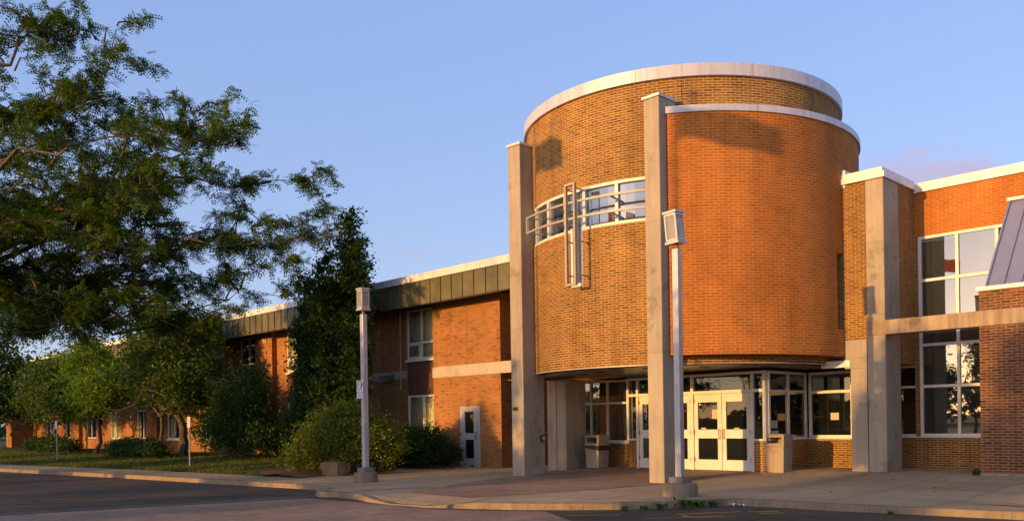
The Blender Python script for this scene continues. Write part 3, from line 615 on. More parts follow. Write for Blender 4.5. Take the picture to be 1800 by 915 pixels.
# -- right facade
f = MB(); f.poly([(-10.115, 27.0, 7.02), (8, 27.0, 7.02), (8, 27.0, 8.34), (-10.115, 27.0, 8.34)]); f.box(-10.1, 8, 27.003, 27.35, 7.02, 8.34, 'y-')
f.build('red_brick_wall', B_RED, sb)
MB().box(-10.098, 8, 26.92, 27.4, 8.343, 8.62).build('parapet_coping', WHITE, sb)
MB().box(-11.35, -7.6, 27.0, 27.3, -.15, 0.93).build('brick_wall', B_BROWN, sb, label='low brick wall below the tall right window')
MB().box(-10.14, -10.022, 26.97, 27.3, 0.97, 7.018).build('brick_jamb', B_BROWN, sb)
MB().box(-11.35, -7.6, 26.93, 27.1, 0.932, 0.965).build('window_sill', FRAME, sb)
def win_y(x0, x1, z0, z1, y, vs, hs, fw=0.07, fm=FRAME, gm=GLASS_D, dep=0.10, label=None, sill=False, partial=()):
    m_ = MB()
    vs_ = [x0+fw/2]+list(vs)+[x1-fw/2]; hs_ = [z0+fw/2]+list(hs)+[z1-fw/2]
    for v in vs_: m_.box(v-fw/2, v+fw/2, y, y+dep, z0, z1)
    for h in hs_:
        for a, b_ in zip(vs_, vs_[1:]): m_.box(a+fw/2, b_-fw/2, y+.004, y+dep-.004, h-fw/2, h+fw/2)
    for (xa, xb, h) in partial: m_.box(xa, xb, y+.004, y+dep-.004, h-fw/2, h+fw/2)
    kw = {'label': label} if label else {}
    w_ = m_.build('window', fm, sb, **kw)
    g_ = MB(); g_.poly([(x0, y+dep*.55, z0), (x1, y+dep*.55, z0), (x1, y+dep*.55, z1), (x0, y+dep*.55, z1)]); g_.build('pane', gm, w_)
    if sill: MB().box(x0-.03, x1+.03, y-.07, y+.05, z0-.07, z0-.002).build('sill', fm, w_)
    return w_
win_y(-10.02, 2.0, 0.97, 7.015, 27.02, [-8.92, -7.85, -6.7, -5.5], [2.48, 3.73, 4.5, 5.68], 0.085, gm=GLASS_R, label='tall window grid reaching from low wall to red brick')
win_y(-11.35, -10.03, 0.97, 3.14, 27.02, [], [2.48], 0.07, label='low window tucked behind the concrete corner pier')
MB().box(-10.6, -5.0, 24.69-.03, 25.1, 3.93, 4.34).build('concrete_beam', CONC_BEAM, sb, bevel=0.012)
MB().box(-5.0, 8, 24.66, 25.1, 3.93, 4.34).build('concrete_beam', CONC_BEAM, sb, bevel=0.012)
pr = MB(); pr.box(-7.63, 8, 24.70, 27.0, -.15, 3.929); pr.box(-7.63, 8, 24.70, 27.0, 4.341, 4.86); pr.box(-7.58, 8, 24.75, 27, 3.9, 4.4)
pr.build('front_brick_wall', B_MOTTLED, sb)
MB().box(-7.66, 8, 24.665, 24.699, -.15, 0.05).build('wall_footing', CONC, sb)
MB().box(-7.68, 8, 24.64, 24.9, 4.862, 4.965).build('roof_flashing', WHITE, sb)
rf = MB()
rf.poly([(-7.50, 24.80, 4.97), (8, 24.80, 4.97), (8, 27.0, 7.62), (-7.50, 27.0, 7.62)]); rf.poly([(-7.50, 24.80, 4.97), (-7.50, 27.0, 7.62), (-7.50, 27.0, 4.97)])
nrm = Vector((0, -2.65, 2.2)).normalized()
for k in range(26):
    x = -7.47+0.41*k
    a = Vector((x, 24.82, 4.985))+nrm*.03; b_ = Vector((x, 26.7 if k else 26.98, 7.25 if k else 7.60))+nrm*.03; rf.bar(a, b_, 0.045, 0.07)
rf.build('sloped_metal_roof', LAVENDER, sb)
MB().box(-7.54, 8, 26.88, 26.99, 7.60, 7.68).build('roof_flashing', WHITE, sb)

XF[0] = KV
# -- entrance vestibule (door plane y=22.9)
DY = 22.9
MB().box(-17.96, -17.60, DY, DY+.25, -.15, 0.92).build('brick_wall', B_BROWN, sb)
MB().box(-13.27, -12.90, DY, DY+.25, -.15, 0.92).build('brick_wall', B_BROWN, sb)
fr = MB()
ztop = 3.0
for x0, x1 in ((-18.02, -17.93), (-17.62, -17.53), (-15.47, -15.37), (-13.36, -13.27), (-12.96, -12.86)):
    fr.box(x0, x1, DY-.03, DY+.12, 0.0 if -17.7 < x0 < -13.2 else .92, ztop)
for x0, x1 in ((-17.93, -17.62), (-17.53, -15.47), (-15.37, -13.36), (-13.27, -12.96)):
    fr.box(x0, x1, DY-.026, DY+.11, ztop-.08, ztop); fr.box(x0, x1, DY-.026, DY+.11, 2.38, 2.47)
fr.box(-17.93, -17.62, DY-.04, DY+.11, .925, .985); fr.box(-13.27, -12.96, DY-.04, DY+.11, .925, .985)
fo = fr.build('entrance_frame', FRAME, sb)
g = MB()
for x0, x1 in ((-17.93, -17.62), (-17.53, -15.47), (-15.37, -13.36), (-13.27, -12.96)): g.poly([(x0, DY+.05, 2.47), (x1, DY+.05, 2.47), (x1, DY+.05, 2.92), (x0, DY+.05, 2.92)])
for x0, x1 in ((-17.93, -17.62), (-13.27, -12.96)): g.poly([(x0, DY+.05, .98), (x1, DY+.05, .98), (x1, DY+.05, 2.38), (x0, DY+.05, 2.38)])
g.build('pane', GLASS_D, fo)
def door(x0, x1, hinge, paint=DOORP, y=DY, z1=2.37, lights=((0.34, 1.00), (1.27, 2.12)), lab=None, mx_=0.15):
    d_ = MB(); zz = 0.02; a, b_ = x0+.01, x1-.01; la, lb = x0+mx_, x1-mx_
    d_.box(a, la, y+.01, y+.06, zz, z1); d_.box(lb, b_, y+.01, y+.06, zz, z1)
    prev = zz
    for (p, q_) in lights: d_.box(la, lb, y+.01, y+.06, prev, p); prev = q_
    d_.box(la, lb, y+.01, y+.06, prev, z1)
    kw = {'label': lab} if lab else {}
    do = d_.build('door', paint, sb, **kw)
    g_ = MB()
    for p, q_ in lights: g_.poly([(la, y+.035, p), (lb, y+.035, p), (lb, y+.035, q_), (la, y+.035, q_)])
    g_.build('pane', GLASS_D, do)
    bd = MB()
    for p, q_ in lights:
        for (u0, u1, w0, w1) in ((la-.02, la, p-.02, q_+.02), (lb, lb+.02, p-.02, q_+.02), (la, lb, p-.02, p), (la, lb, q_, q_+.02)): bd.box(u0, u1, y+.002, y+.012, w0, w1)
    bd.build('glazing_bead', paint, do)
    hx = x1-.075 if hinge == 'l' else x0+.075
    h_ = MB(); h_.tube([(hx, y+.01, .98), (hx, y-.06, 1.0), (hx, y-.06, 1.26), (hx, y+.01, 1.28)], 0.014, 8); h_.build('handle', STEEL, do)
    ex = x0+.012 if hinge == 'l' else x1-.012
    for z in (0.28, 1.12, 2.1): MB().box(ex-.018, ex+.018, y-.018, y+.012, z, min(z+.13, z1)).build('hinge', RUST, do)
    return do
door(-17.53, -16.50, 'l'); door(-16.50, -15.47, 'r'); door(-15.37, -14.365, 'l'); door(-14.365, -13.36, 'r')
MB().box(-17.53, -13.36, DY-.06, DY+.1, -.01, 0.012).build('threshold', DARKMETAL, sb)
# right return and right rear window plane
v = MB(); v.box(-12.93, -12.82, DY+.26, 25.4, -.15, 0.92); v.box(-12.90, -11.12, 25.4, 25.6, -.15, 0.92)
v.build('brick_wall', B_BROWN, sb, label='low brick wall right of the entrance doors')
r_ = MB()
for y in (23.0, 24.15, 25.25): r_.box(-12.92, -12.82, y, y+.09, .92, ztop)
for a, b_ in ((23.09, 24.15), (24.24, 25.25)):
    for z in (.925, 2.36, 2.92): r_.box(-12.915, -12.825, a, b_, z, z+.08)
wo = r_.build('window', FRAME, sb, label='shaded side window where the vestibule steps back')
g = MB(); g.poly([(-12.87, 23.0, .95), (-12.87, 25.3, .95), (-12.87, 25.3, 2.97), (-12.87, 23.0, 2.97)]); g.build('pane', GLASS_D, wo)
win_y(-12.80, -10.7, 0.96, 3.0, 25.42, [-11.42], [2.38], 0.085, label='sunlit framed window between the side return and corner pier')
MB().box(-12.85, -10.7, 25.33, 25.42, 0.922, 0.955).build('window_sill', FRAME, sb)
# left rear window plane
MB().box(-20.6, -18.05, 23.2, 23.4, -.15, 0.80).build('brick_wall', B_BROWN, sb, label='low brick wall left of the entrance doors')
win_y(-20.6, -18.03, 0.84, 3.0, 23.22, [-19.9, -19.15], [2.2], 0.075, gm=GLASS_R, label='window behind the left litter bin')
MB().box(-20.6, -18.05, 23.14, 23.22, 0.802, 0.838).build('window_sill', FRAME, sb)
# papers taped to the glass
for (x, z, w2, h2) in ((-14.62, 1.75, .10, .14), (-11.98, 1.62, .13, .11)):
    y = DY+.033 if x < -13 else 25.46
    MB().box(x-w2, x+w2, y-.004, y-.001, z-h2, z+h2).build('paper_notice', PAPER, sb)
for (xa, xb, za, zb2) in ((-15.12, -14.95, 1.28, 1.33), (-13.95, -13.78, 1.28, 1.32), (-15.19, -15.14, 2.02, 2.09)): MB().box(xa, xb, DY+.028, DY+.032, za, zb2).build('paper_notice', PAPER, sb)
MB().box(-12.863, -12.858, 23.12, 23.6, 1.02, 1.22).build('paper_notice', PAPER, sb)
pp = MB(); pp.box(-12.863, -12.858, 23.15, 23.55, 1.3, 1.52)
po = pp.build('paper_notice', PAPER, sb)
lt = MB()
for k in range(4): lt.box(-12.8565, -12.855, 23.19, 23.50-.04*(k % 2), 1.34+.04*k, 1.355+.04*k)
lt.build('printed_lines', STEEL, po)
# interior rooms behind the glass
r_ = MB()
r_.poly([(-21.8, 29.5, -.05), (6, 29.5, -.05), (6, 29.5, 7.3), (-21.8, 29.5, 7.3)]); r_.poly([(-21.8, 23.4, .01), (6, 23.4, .01), (6, 29.5, .01), (-21.8, 29.5, .01)])
r_.poly([(-12.75, 25.7, 3.1), (6, 27.4, 3.1), (6, 29.5, 3.1), (-21.8, 29.5, 3.1), (-20, 23.4, 3.1)])
r_.box(-15.0, -14.85, 26.5, 26.65, 0.01, 3.1); r_.box(-16.9, -16.75, 25.5, 25.65, 0.01, 3.1)
r_.build('interior_room', DARK, sb)
XF[0] = 1.0
# hidden mass and flat roofs
rm = MB(); rm.box(-10.15, 8, 24.6, 40, 7.60, 7.66); rm.box(-10.15, -9.2, 22.6, 24.7, 7.6, 7.66); rm.box(-21.85, -11.3, 26.6, 40, 6.9, 7.0); rm.build('flat_roof', ROOF, sb)
bw = MB(); bw.box(-21.8, 8, 39.8, 40, 0, 8.3); bw.box(7.9, 8.0, 27, 40, 0, 8.3); bw.box(-21.85, -11.3, 26.5, 26.9, 3.0, 6.9); bw.build('rear_wall', B_BROWN, sb)

# ------------------------------------------------------------------ wing
WY = 20.70; WR = 20.95
wb = MB()
wb.box(-25.62, -21.87, WY, WY+.35, -.02, 3.32); wb.box(-25.62, -21.87, WY, WY+.35, 3.74, 6.30)
wb.box(-22.2, -21.87, WY+.35, 26.6, -.02, 6.4)
wb.build('brick_wall', B_WING, sb, label='sunlit projecting brick bay with the grey side door')
MB().box(-22.0, -19.3, 24.2, 24.5, -.02, 6.6).build('brick_wall', B_WING, sb, label='shaded brick wall in the recess beside the tower')
MB().box(-25.65, -19.6, WY-.03, WY+.40, 3.322, 3.738).build('concrete_band', CONC_BAND, sb, bevel=0.01)
bays = [-26.66-4.75*k for k in range(11)]; HW = 0.93
ww = MB(); edges = [-25.62]
for bx in bays: edges += [bx+HW, bx-HW]
edges.append(-80.6)
ww_label = 'long brick wall of the two storey wing'
for i in range(0, len(edges), 2):
    x1, x0 = edges[i], edges[i+1]
    if x1-x0 > 0.05: ww.box(x0, x1, WR, WR+.3, -.02, 6.45)
for bx in bays: ww.box(bx-HW, bx+HW, WR, WR+.3, -.02, 0.86)
for k in (3, 6, 9): ww.box(bays[k]+HW+.2, bays[k]+HW+1.9, WY, WR, -.02, 6.2)
ww.box(-80.6, -79.0, WY-1.3, WR, -.02, 6.2)
ww.build('brick_wall', B_WING, sb, label=ww_label)
MB().box(-80.6, -80.3, WR, 34, -.02, 6.8).build('end_wall', B_WING, sb)
cb = MB(); cb.box(-30.2, -27.63, WR-.03, WR, 3.40, 3.72); cb.build('concrete_band', CONC_BAND, sb)
vn = MB(); vn.box(-29.55, -28.45, WR-.05, WR-.031, 3.30, 3.60)
vo = vn.build('wall_vent', DARKMETAL, sb)
vl = MB()
for k in range(6): vl.box(-29.5, -28.5, WR-.07, WR-.051, 3.33+.043*k, 3.345+.043*k)
vl.build('louvre', STEEL, vo)
dp = MB(); dp.tube([(-27.95, WR-.06, 6.1), (-27.95, WR-.06, 2.95)], 0.03, 8); dp.build('downpipe', CONC_BAND, sb)
for k, bx in enumerate(bays):
    x0, x1 = bx-HW, bx+HW
    if k < 8:
        up = win_y(x0, x1, 4.14, 6.12, WR+.02, [bx-0.02], [4.78], 0.075, gm=GLASS_C)
        s2 = MB(); s2.box(x0+.08, bx-.08, WR, WR+.02, 4.22, 4.26); s2.box(x0+.08, bx-.08, WR, WR+.02, 4.68, 4.72); s2.box(x0+.08, x0+.14, WR, WR+.02, 4.26, 4.68); s2.box(bx-.14, bx-.08, WR, WR+.02, 4.26, 4.68)
        s2.build('opening_sash', FRAME, up)
        MB().box(x0-.03, x1+.03, WR-.09, WR+.019, 4.05, 4.138).build('sill', FRAME, up)
        sp_ = MB(); sp_.box(x0, x1, WR+.03, WR+.08, 2.74, 4.05)
        for j in range(1, 3): sp_.box(x0+(x1-x0)*j/3-.012, x0+(x1-x0)*j/3+.012, WR+.015, WR+.03, 2.76, 4.04)
        sp_.build('spandrel_panel', SPANDREL, sb)
        lo = win_y(x0, x1, 0.90, 2.72, WR+.02, [bx+.05], [], 0.075, gm=GLASS_C)
        MB().box(x0-.03, x1+.03, WR-.09, WR+.019, 0.83, 0.898).build('sill', FRAME, lo)
    else:
        win_y(x0, x1, 0.90, 6.12, WR+.02, [bx], [2.7, 4.1], 0.075, gm=GLASS_D)
    # curtains
    if k < 8:
        for (za, zb_) in ((4.2, 6.08), (0.95, 2.68)):
            rr_ = random.Random(k*7+int(za)); cm = MB()
            spans = [(x0+.02, x1-.02)] if (k in (0,) or rr_.random() < .45) else [(x0+.02, x0+.25+rr_.random()*.3), (x1-.25-rr_.random()*.3, x1-.02)]
            if k == 3 and za > 4: spans = [(x1-.45, x1-.02)]
            for (a, b_) in spans:
                n_ = max(4, int((b_-a)/.06)); pts = []
                for j in range(n_+1): pts.append((a+(b_-a)*j/n_, WR+.16+.022*(1 if j % 2 else -1)*(.6+.4*rr_.random())))
                for j in range(n_): cm.poly([(pts[j][0], pts[j][1], za), (pts[j+1][0], pts[j+1][1], za), (pts[j+1][0], pts[j+1][1], zb_), (pts[j][0], pts[j][1], zb_)], smooth=True)
            cm.build('curtain', CURTAIN, sb)
wi = MB(); wi.poly([(-80, 23.4, 0), (-21.9, 23.4, 0), (-21.9, 23.4, 6.5), (-80, 23.4, 6.5)]); wi.poly([(-80, 21.25, 3.3), (-21.9, 21.25, 3.3), (-21.9, 23.4, 3.3), (-80, 23.4, 3.3)]); wi.build('interior_room', DARK, sb)
# fascia and roof
FY = 19.80
fa = MB(); fa.box(-80.8, -20.3, FY, FY+.06, 6.04, 6.90); x = -20.4; fs = MB()
while x > -80.8:
    fs.box(x-.022, x+.022, FY-.04, FY-.001, 6.03, 6.90); x -= 0.605
fa.v += fs.v; nb = len(fa.v)-len(fs.v)
fa.f += [tuple(i+nb for i in q) for q in fs.f]; fa.uv += fs.uv; fa.sm += fs.sm
fo = fa.build('fascia', GREEN_M, sb, label='weathered olive green metal fascia of the wing')
MB().box(-80.9, -20.3, FY-.06, FY+.30, 6.905, 7.17).build('roof_coping', WHITE, sb)
MB().box(-80.8, -20.3, FY+.062, WR+.3, 6.16, 6.22).build('eave_soffit', DARKMETAL, sb)
MB().box(-80.8, -20.3, FY+.1, 34, 6.86, 6.90).build('flat_roof', ROOF, sb)
MB().box(-80.8, -20.3, FY-.01, FY+.10, 6.0, 6.038).build('drip_edge', DARKMETAL, sb)
# grey side door of the wing (two lights) and its frame
fr = MB(); fr.box(-24.07, -23.98, WY-.03, WY-.001, 0, 2.20); fr.box(-23.07, -22.98, WY-.03, WY-.001, 0, 2.20); fr.box(-23.98, -23.07, WY-.03, WY-.001, 2.10, 2.20)
fr.box(-24.07, -22.98, WY-.05, WY-.001, -.01, 0.03)
fr.build('door_frame', GREYDOOR, sb)
door(-23.99, -23.06, 'l', GREYDOOR, WY-.065, 2.10, ((0.30, 0.98), (1.22, 2.0)), 'grey painted side door with two glass lights', 0.22)
door(-21.3, -20.3, 'l', BLUEDOOR, 24.13, 2.10, ((1.2, 1.9),), 'slate blue door in the dark recess')
# flood light / speaker box under the eave
fb = MB(); fb.box(-38.95, -38.55, WR-.30, WR-.02, 5.68, 5.95); fb.tube([(-38.75, WR-.15, 5.7), (-38.75, WR-.17, 5.55)], 0.05, 8); fb.build('eave_light_box', CONC_BAND, sb)

# ------------------------------------------------------------------ lamps
def lamp(x, y, ztop, hh, label, tilt=0.0, base_r=0.36, hw=.145, group='square lantern lamp posts on the forecourt'):
    t = thing('street_lamp', label, 'lamp post', (x, y, 0), group)
    b_ = MB(); n_ = 26
    prof = [(base_r*1.02, -0.02), (base_r, .20), (base_r*.95, .26), (base_r*.80, .275)]
    for (r0, z0), (r1, z1) in zip(prof, prof[1:]):
        for k in range(n_):
            a, c_ = 2*pi*k/n_, 2*pi*(k+1)/n_
            b_.poly([(x+r0*cos(a), y+r0*sin(a), z0), (x+r0*cos(c_), y+r0*sin(c_), z0), (x+r1*cos(c_), y+r1*sin(c_), z1), (x+r1*cos(a), y+r1*sin(a), z1)], smooth=True)
    b_.poly([(x+base_r*.8*cos(2*pi*k/n_), y+base_r*.8*sin(2*pi*k/n_), .275) for k in range(n_)])
    b_.build('base', CONC_BASE, t)
    MB().box(x-.17, x+.17, y-.17, y+.17, .272, .40).build('foot', FOOTM, t, bevel=.01)
    zh = ztop-hh
    MB().box(x-.072, x+.072, y-.072, y+.072, .40, zh-.10).build('pole', POLE, t, bevel=.008)
    def T(p):   # tilt of the lantern head about its foot
        v_ = Vector(p)-Vector((x, y, zh-.1)); v_.rotate(Matrix.Rotation(tilt, 3, Fv)); return tuple(v_+Vector((x, y, zh-.1)))
    def TB(m_): m_.v = [T(p) for p in m_.v]; return m_
    MB().tube([(x, y, zh-.11), (x, y, zh)], 0.045, 10).build('neck', RUST, t)
    f_ = MB(); a = hw
    f_.box(x-a-.02, x+a+.02, y-a-.02, y+a+.02, zh, zh+.045); f_.box(x-a+.01, x+a-.01, y-a+.01, y+a-.01, zh+.045, zh+.06)
    f_.box(x-a-.02, x+a+.02, y-a-.02, y+a+.02, ztop-.045, ztop); f_.box(x-a+.01, x+a-.01, y-a+.01, y+a-.01, ztop-.06, ztop-.045)
    z0, z1 = zh+.06, ztop-.06
    for sx in (-1, 1):
        for sy in (-1, 1): f_.box(x+sx*a, x+sx*(a-.035), y+sy*a, y+sy*(a-.035), z0, z1)
    for s__ in (-1, 1):
        for (u0, u1) in ((z0, z0+.04), (z1-.04, z1)):
            f_.box(x-a+.035, x+a-.035, y+s__*a, y+s__*(a-.03), u0, u1); f_.box(x+s__*a, x+s__*(a-.03), y-a+.035, y+a-.035, u0, u1)
    head = TB(f_).build('lantern_frame', POLE, t)
    g_ = MB(); i_ = a-.018
    g_.poly([(x-i_, y-i_, z0), (x+i_, y-i_, z0), (x+i_, y-i_, z1), (x-i_, y-i_, z1)]); g_.poly([(x-i_, y+i_, z0), (x+i_, y+i_, z0), (x+i_, y+i_, z1), (x-i_, y+i_, z1)])
    g_.poly([(x-i_, y-i_, z0), (x-i_, y+i_, z0), (x-i_, y+i_, z1), (x-i_, y-i_, z1)]); g_.poly([(x+i_, y-i_, z0), (x+i_, y+i_, z0), (x+i_, y+i_, z1), (x+i_, y-i_, z1)])
    TB(g_).build('lantern_glass', FROST, head)
    bl = MB(); bl.tube([(x, y, z0+.02), (x, y, z0+.16), (x, y, z0+.24), (x, y, z0+.34), (x, y, z0+.4)], [.03, .03, .055, .06, .02], 10); TB(bl).build('bulb', CONC_BAND, head)
    return t
lamp(-10.41, 14.97, 5.94, 0.68, 'tall street lamp with tilted lantern on round concrete base before the tower', radians(-4.5), 0.36)
lamp(-19.95, 13.65, 5.38, 0.62, 'street lamp carrying the parking sign, beside the rounded bush', 0.0, 0.33, .125)
lamp(-12.0, -0.3, 6.0, 0.7, 'street lamp across the road, outside the picture, nearest the flagpoles', 0.0, 0.33)

# ------------------------------------------------------------------ bins
def bin_(x, y, label, bag=False):
    XF[0] = KV
    t = thing('litter_bin', label, 'litter bin', xf((x, y, 0)), 'square concrete litter bins by the doors')
    def frus(m_, a0, a1, z0, z1, b0=None, b1=None):
        b0 = b0 or a0; b1 = b1 or a1
        lo = [(x-a0, y-b0, z0), (x+a0, y-b0, z0), (x+a0, y+b0, z0), (x-a0, y+b0, z0)]; hi = [(x-a1, y-b1, z1), (x+a1, y-b1, z1), (x+a1, y+b1, z1), (x-a1, y+b1, z1)]
        m_.poly(hi); m_.poly(lo[::-1])
        for k in range(4): m_.poly([lo[k], lo[(k+1) % 4], hi[(k+1) % 4], hi[k]])
    m_ = MB(); frus(m_, .27, .30, 0, .76, .25, .28); m_.build('body', BIN, t, bevel=.012)
    h_ = MB(); frus(h_, .335, .335, .765, .80, .305, .305)
    # hood with a framed mouth on the -y side
    a, bq, z0, z1 = .30, .27, .80, 1.13
    h_.box(x-a, x-a+.07, y-bq, y+bq, z0, z1-.04); h_.box(x+a-.07, x+a, y-bq, y+bq, z0, z1-.04)
    h_.box(x-a+.07, x+a-.07, y-bq, y-bq+.05, z0, z0+.06); h_.box(x-a+.07, x+a-.07, y-bq, y-bq+.05, z1-.10, z1-.04)
    h_.box(x-a+.07, x+a-.07, y+bq-.04, y+bq, z0, z1-.04)
    top0 = [(x-a, y-bq, z1-.04), (x+a, y-bq, z1-.04), (x+a, y+bq, z1-.04), (x-a, y+bq, z1-.04)]; top1 = [(x-a+.05, y-bq+.06, z1), (x+a-.05, y-bq+.06, z1), (x+a-.05, y+bq-.06, z1), (x-a+.05, y+bq-.06, z1)]
    h_.poly(top1); h_.poly(top0[::-1])
    for k in range(4): h_.poly([top0[k], top0[(k+1) % 4], top1[(k+1) % 4], top1[k]])
    h_.build('hood', BIN, t, bevel=.008)
    MB().box(x-.22, x+.22, y-.18, y+.2, .805, .83).build('liner', DARKMETAL, t)
    if bag:
        g_ = MB()
        for k in range(20):
            u0, u1 = k/20, (k+1)/20
            zz = lambda u: .60+.10*(1-u)+.02*sin(u*40)
            g_.poly([(x-.30+.61*u0, y-.292, zz(u0)), (x-.30+.61*u1, y-.292, zz(u1)), (x-.305+.61*u1, y-.30, .764), (x-.305+.61*u0, y-.30, .764)])
            g_.poly([(x+.312, y-.29+.58*u0, .60), (x+.312, y-.29+.58*u1, .60), (x+.318, y-.29+.58*u1, .764), (x+.318, y-.29+.58*u0, .764)])
        g_.build('bin_bag', DARKMETAL, t)
    XF[0] = 1.0
    return t
bin_(-12.62, 23.42-.35+.1, 'concrete litter bin right of the entrance doors, no bag showing')
bin_(-18.82, 22.25, 'concrete litter bin left of the doors with black bag showing under its hood', True)

# ------------------------------------------------------------------ signs
def text_mesh(s, size):
    cu = bpy.data.curves.new('txt', 'FONT'); cu.body = s; cu.size = size; cu.align_x = 'CENTER'; cu.align_y = 'CENTER'; cu.extrude = 0.002
    ob = bpy.data.objects.new('txt', cu); C.objects.link(ob); bpy.context.view_layer.update()
    me = bpy.data.meshes.new_from_object(ob.evaluated_get(bpy.context.evaluated_depsgraph_get())); bpy.data.objects.remove(ob); return me
SIGNW = painted('sign_white', (0.72, 0.70, 0.68), 0.4); SIGNK = mat('sign_ink', (0.06, 0.04, 0.06), 0.5); SIGNR = mat('sign_purple_red', (0.42, 0.10, 0.22), 0.5); SIGNO = mat('sign_green', (0.20, 0.16, 0.03), 0.5)
px_, py_ = -19.95-.09, 13.55-.105
t = thing('parking_sign', 'white parking sign with a P emblem strapped to the left lamp post', 'sign', (-19.95, 13.54, 2.35))
# faces the road, square to the post
zc = 2.57; pl = MB().box(-20.16, -19.85, 13.53, 13.545, zc-.25, zc+.25).build('sign_plate', SIGNW, t, bevel=.004)
me = text_mesh('P', 0.19); o_ = bpy.data.objects.new('letter', me); me.materials.append(SIGNK); C.objects.link(o_); o_.parent = t; o_.rotation_euler = (pi/2, 0, 0); o_.location = (-20.005+20.05, 13.526-13.54, zc+.11-2.35)
ring = MB(); ring.tube([(-20.005+.10*cos(a), 13.526, zc+.11+.12*sin(a)) for a in np.linspace(0, 2*pi, 25)], .008, 5)
ring.tube([(-20.005-.07, 13.524, zc+.19), (-20.005+.07, 13.524, zc+.03)], .007, 5); ring.build('prohibition_ring', SIGNR, t)
ar = MB(); ar.box(-20.10, -19.91, 13.526, 13.5285, zc-.085, zc-.075); ar.poly([(-20.13, 13.527, zc-.08), (-20.09, 13.527, zc-.11), (-20.09, 13.527, zc-.05)]); ar.poly([(-19.88, 13.527, zc-.08), (-19.92, 13.527, zc-.11), (-19.92, 13.527, zc-.05)]); ar.build('arrow', SIGNO, t)
ln = MB()
for k in range(3): ln.box(-20.10, -19.91, 13.526, 13.5285, zc-.15-.035*k, zc-.138-.035*k)
ln.build('fine_print', SIGNR, t)
def post_sign(x, y, h, label, ph):
    t = thing('post_sign', label, 'sign', (x, y, 0), 'small signs on thin posts at the lawn edge')
    MB().box(x-.025, x+.025, y-.02, y+.02, -.02, h).build('post', POLE, t)
    p_ = MB(); p_.box(-.055, .055, -.006, .006, h-ph, h)
    p_.v = [(x+a*cos(.75)-(b_-.03)*sin(.75), y-.03+a*sin(.75)+(b_)*cos(.75), c_) for a, b_, c_ in p_.v]
    p_.build('sign_plate', SIGNW, t)
post_sign(-32.6, 14.15, 2.0, 'small white sign on thin post left of the big dark shrub', .42)
post_sign(-44.15, 12.75, 2.0, 'farthest small sign on a dark thin post at left', .40)

# ------------------------------------------------------------------ flagpoles (left of the picture, their flags throw shadows on the tower)
FLAGR = mat('red_flag_cloth', (0.55, 0.03, 0.02), 0.8); FLAGW = mat('white_flag_cloth', (0.75, 0.72, 0.68), 0.8)
for fm_, fc_ in ((FLAGR, (.7, .04, .03)), (FLAGW, (.8, .78, .74))):
    tr_ = N(fm_, 'ShaderNodeBsdfTranslucent'); tr_.inputs[0].default_value = (*fc_, 1); ms_ = N(fm_, 'ShaderNodeMixShader'); ms_.inputs[0].default_value = .5
    L(fm_, fm_.node_tree.nodes['Principled BSDF'].outputs[0], ms_.inputs[1]); L(fm_, tr_.outputs[0], ms_.inputs[2]); L(fm_, ms_.outputs[0], fm_.node_tree.nodes['Material Output'].inputs[0])
def flagpole(x, y, ztop, fz0, fz1, fw, label, flabel, w3=(1, 0, 1)):
    t = thing('flagpole', label, 'flagpole', (x, y, -.13), 'flagpoles across the road')
    MB().tube([(x, y, -.13), (x, y, ztop)], [.07, .035], 10).build('pole', POLE, t)
    MB().cyl(x, y, .07, .07, ztop, ztop+.12, 12).build('finial', RUST, t)
    MB().cyl(x, y, .25, .22, -.13, .05, 16).build('base', CONC_BASE, t)
    f_ = thing('flag', flabel, 'flag', (x+.05, y, fz0)); n_ = 24
    for si in range(3):
        m_ = MB(); r0, r1 = ((0, .25), (.25, .75), (.75, 1))[si]
        for k in range(int(n_*r0), int(n_*r1)):
            def P_(u, v_): 
                return (x+.05+u*fw*.93, y+.16*sin(u*7)*(.3+u), fz0+(fz1-fz0)*v_-.25*u*u*(1-.0*v_)+.05*sin(u*9+v_*2))
            for j in range(4):
                u0, u1, v0, v1 = k/n_, (k+1)/n_, j/4, (j+1)/4
                m_.poly([P_(u0, v0), P_(u1, v0), P_(u1, v1), P_(u0, v1)], smooth=True)
        m_.build('cloth_panel', FLAGR if w3[si] else FLAGW, f_)
flagpole(-15.08, -3.0, 12.75, 11.4, 12.2, 1.65, 'tall flagpole across the road, nearer the camera', 'red and white flag flying from the nearer flagpole')
flagpole(-20.15, -3.0, 12.9, 11.6, 12.45, 1.65, 'tall flagpole across the road, farther from the camera', 'red and white flag flying from the farther flagpole')

flagpole(-27.2, -30.0, 15.9, 14.0, 15.1, 1.5, 'tallest flagpole, farthest back behind the camera', 'red flag on the farthest flagpole, mirrored in the tall right window', (1, 1, 1))
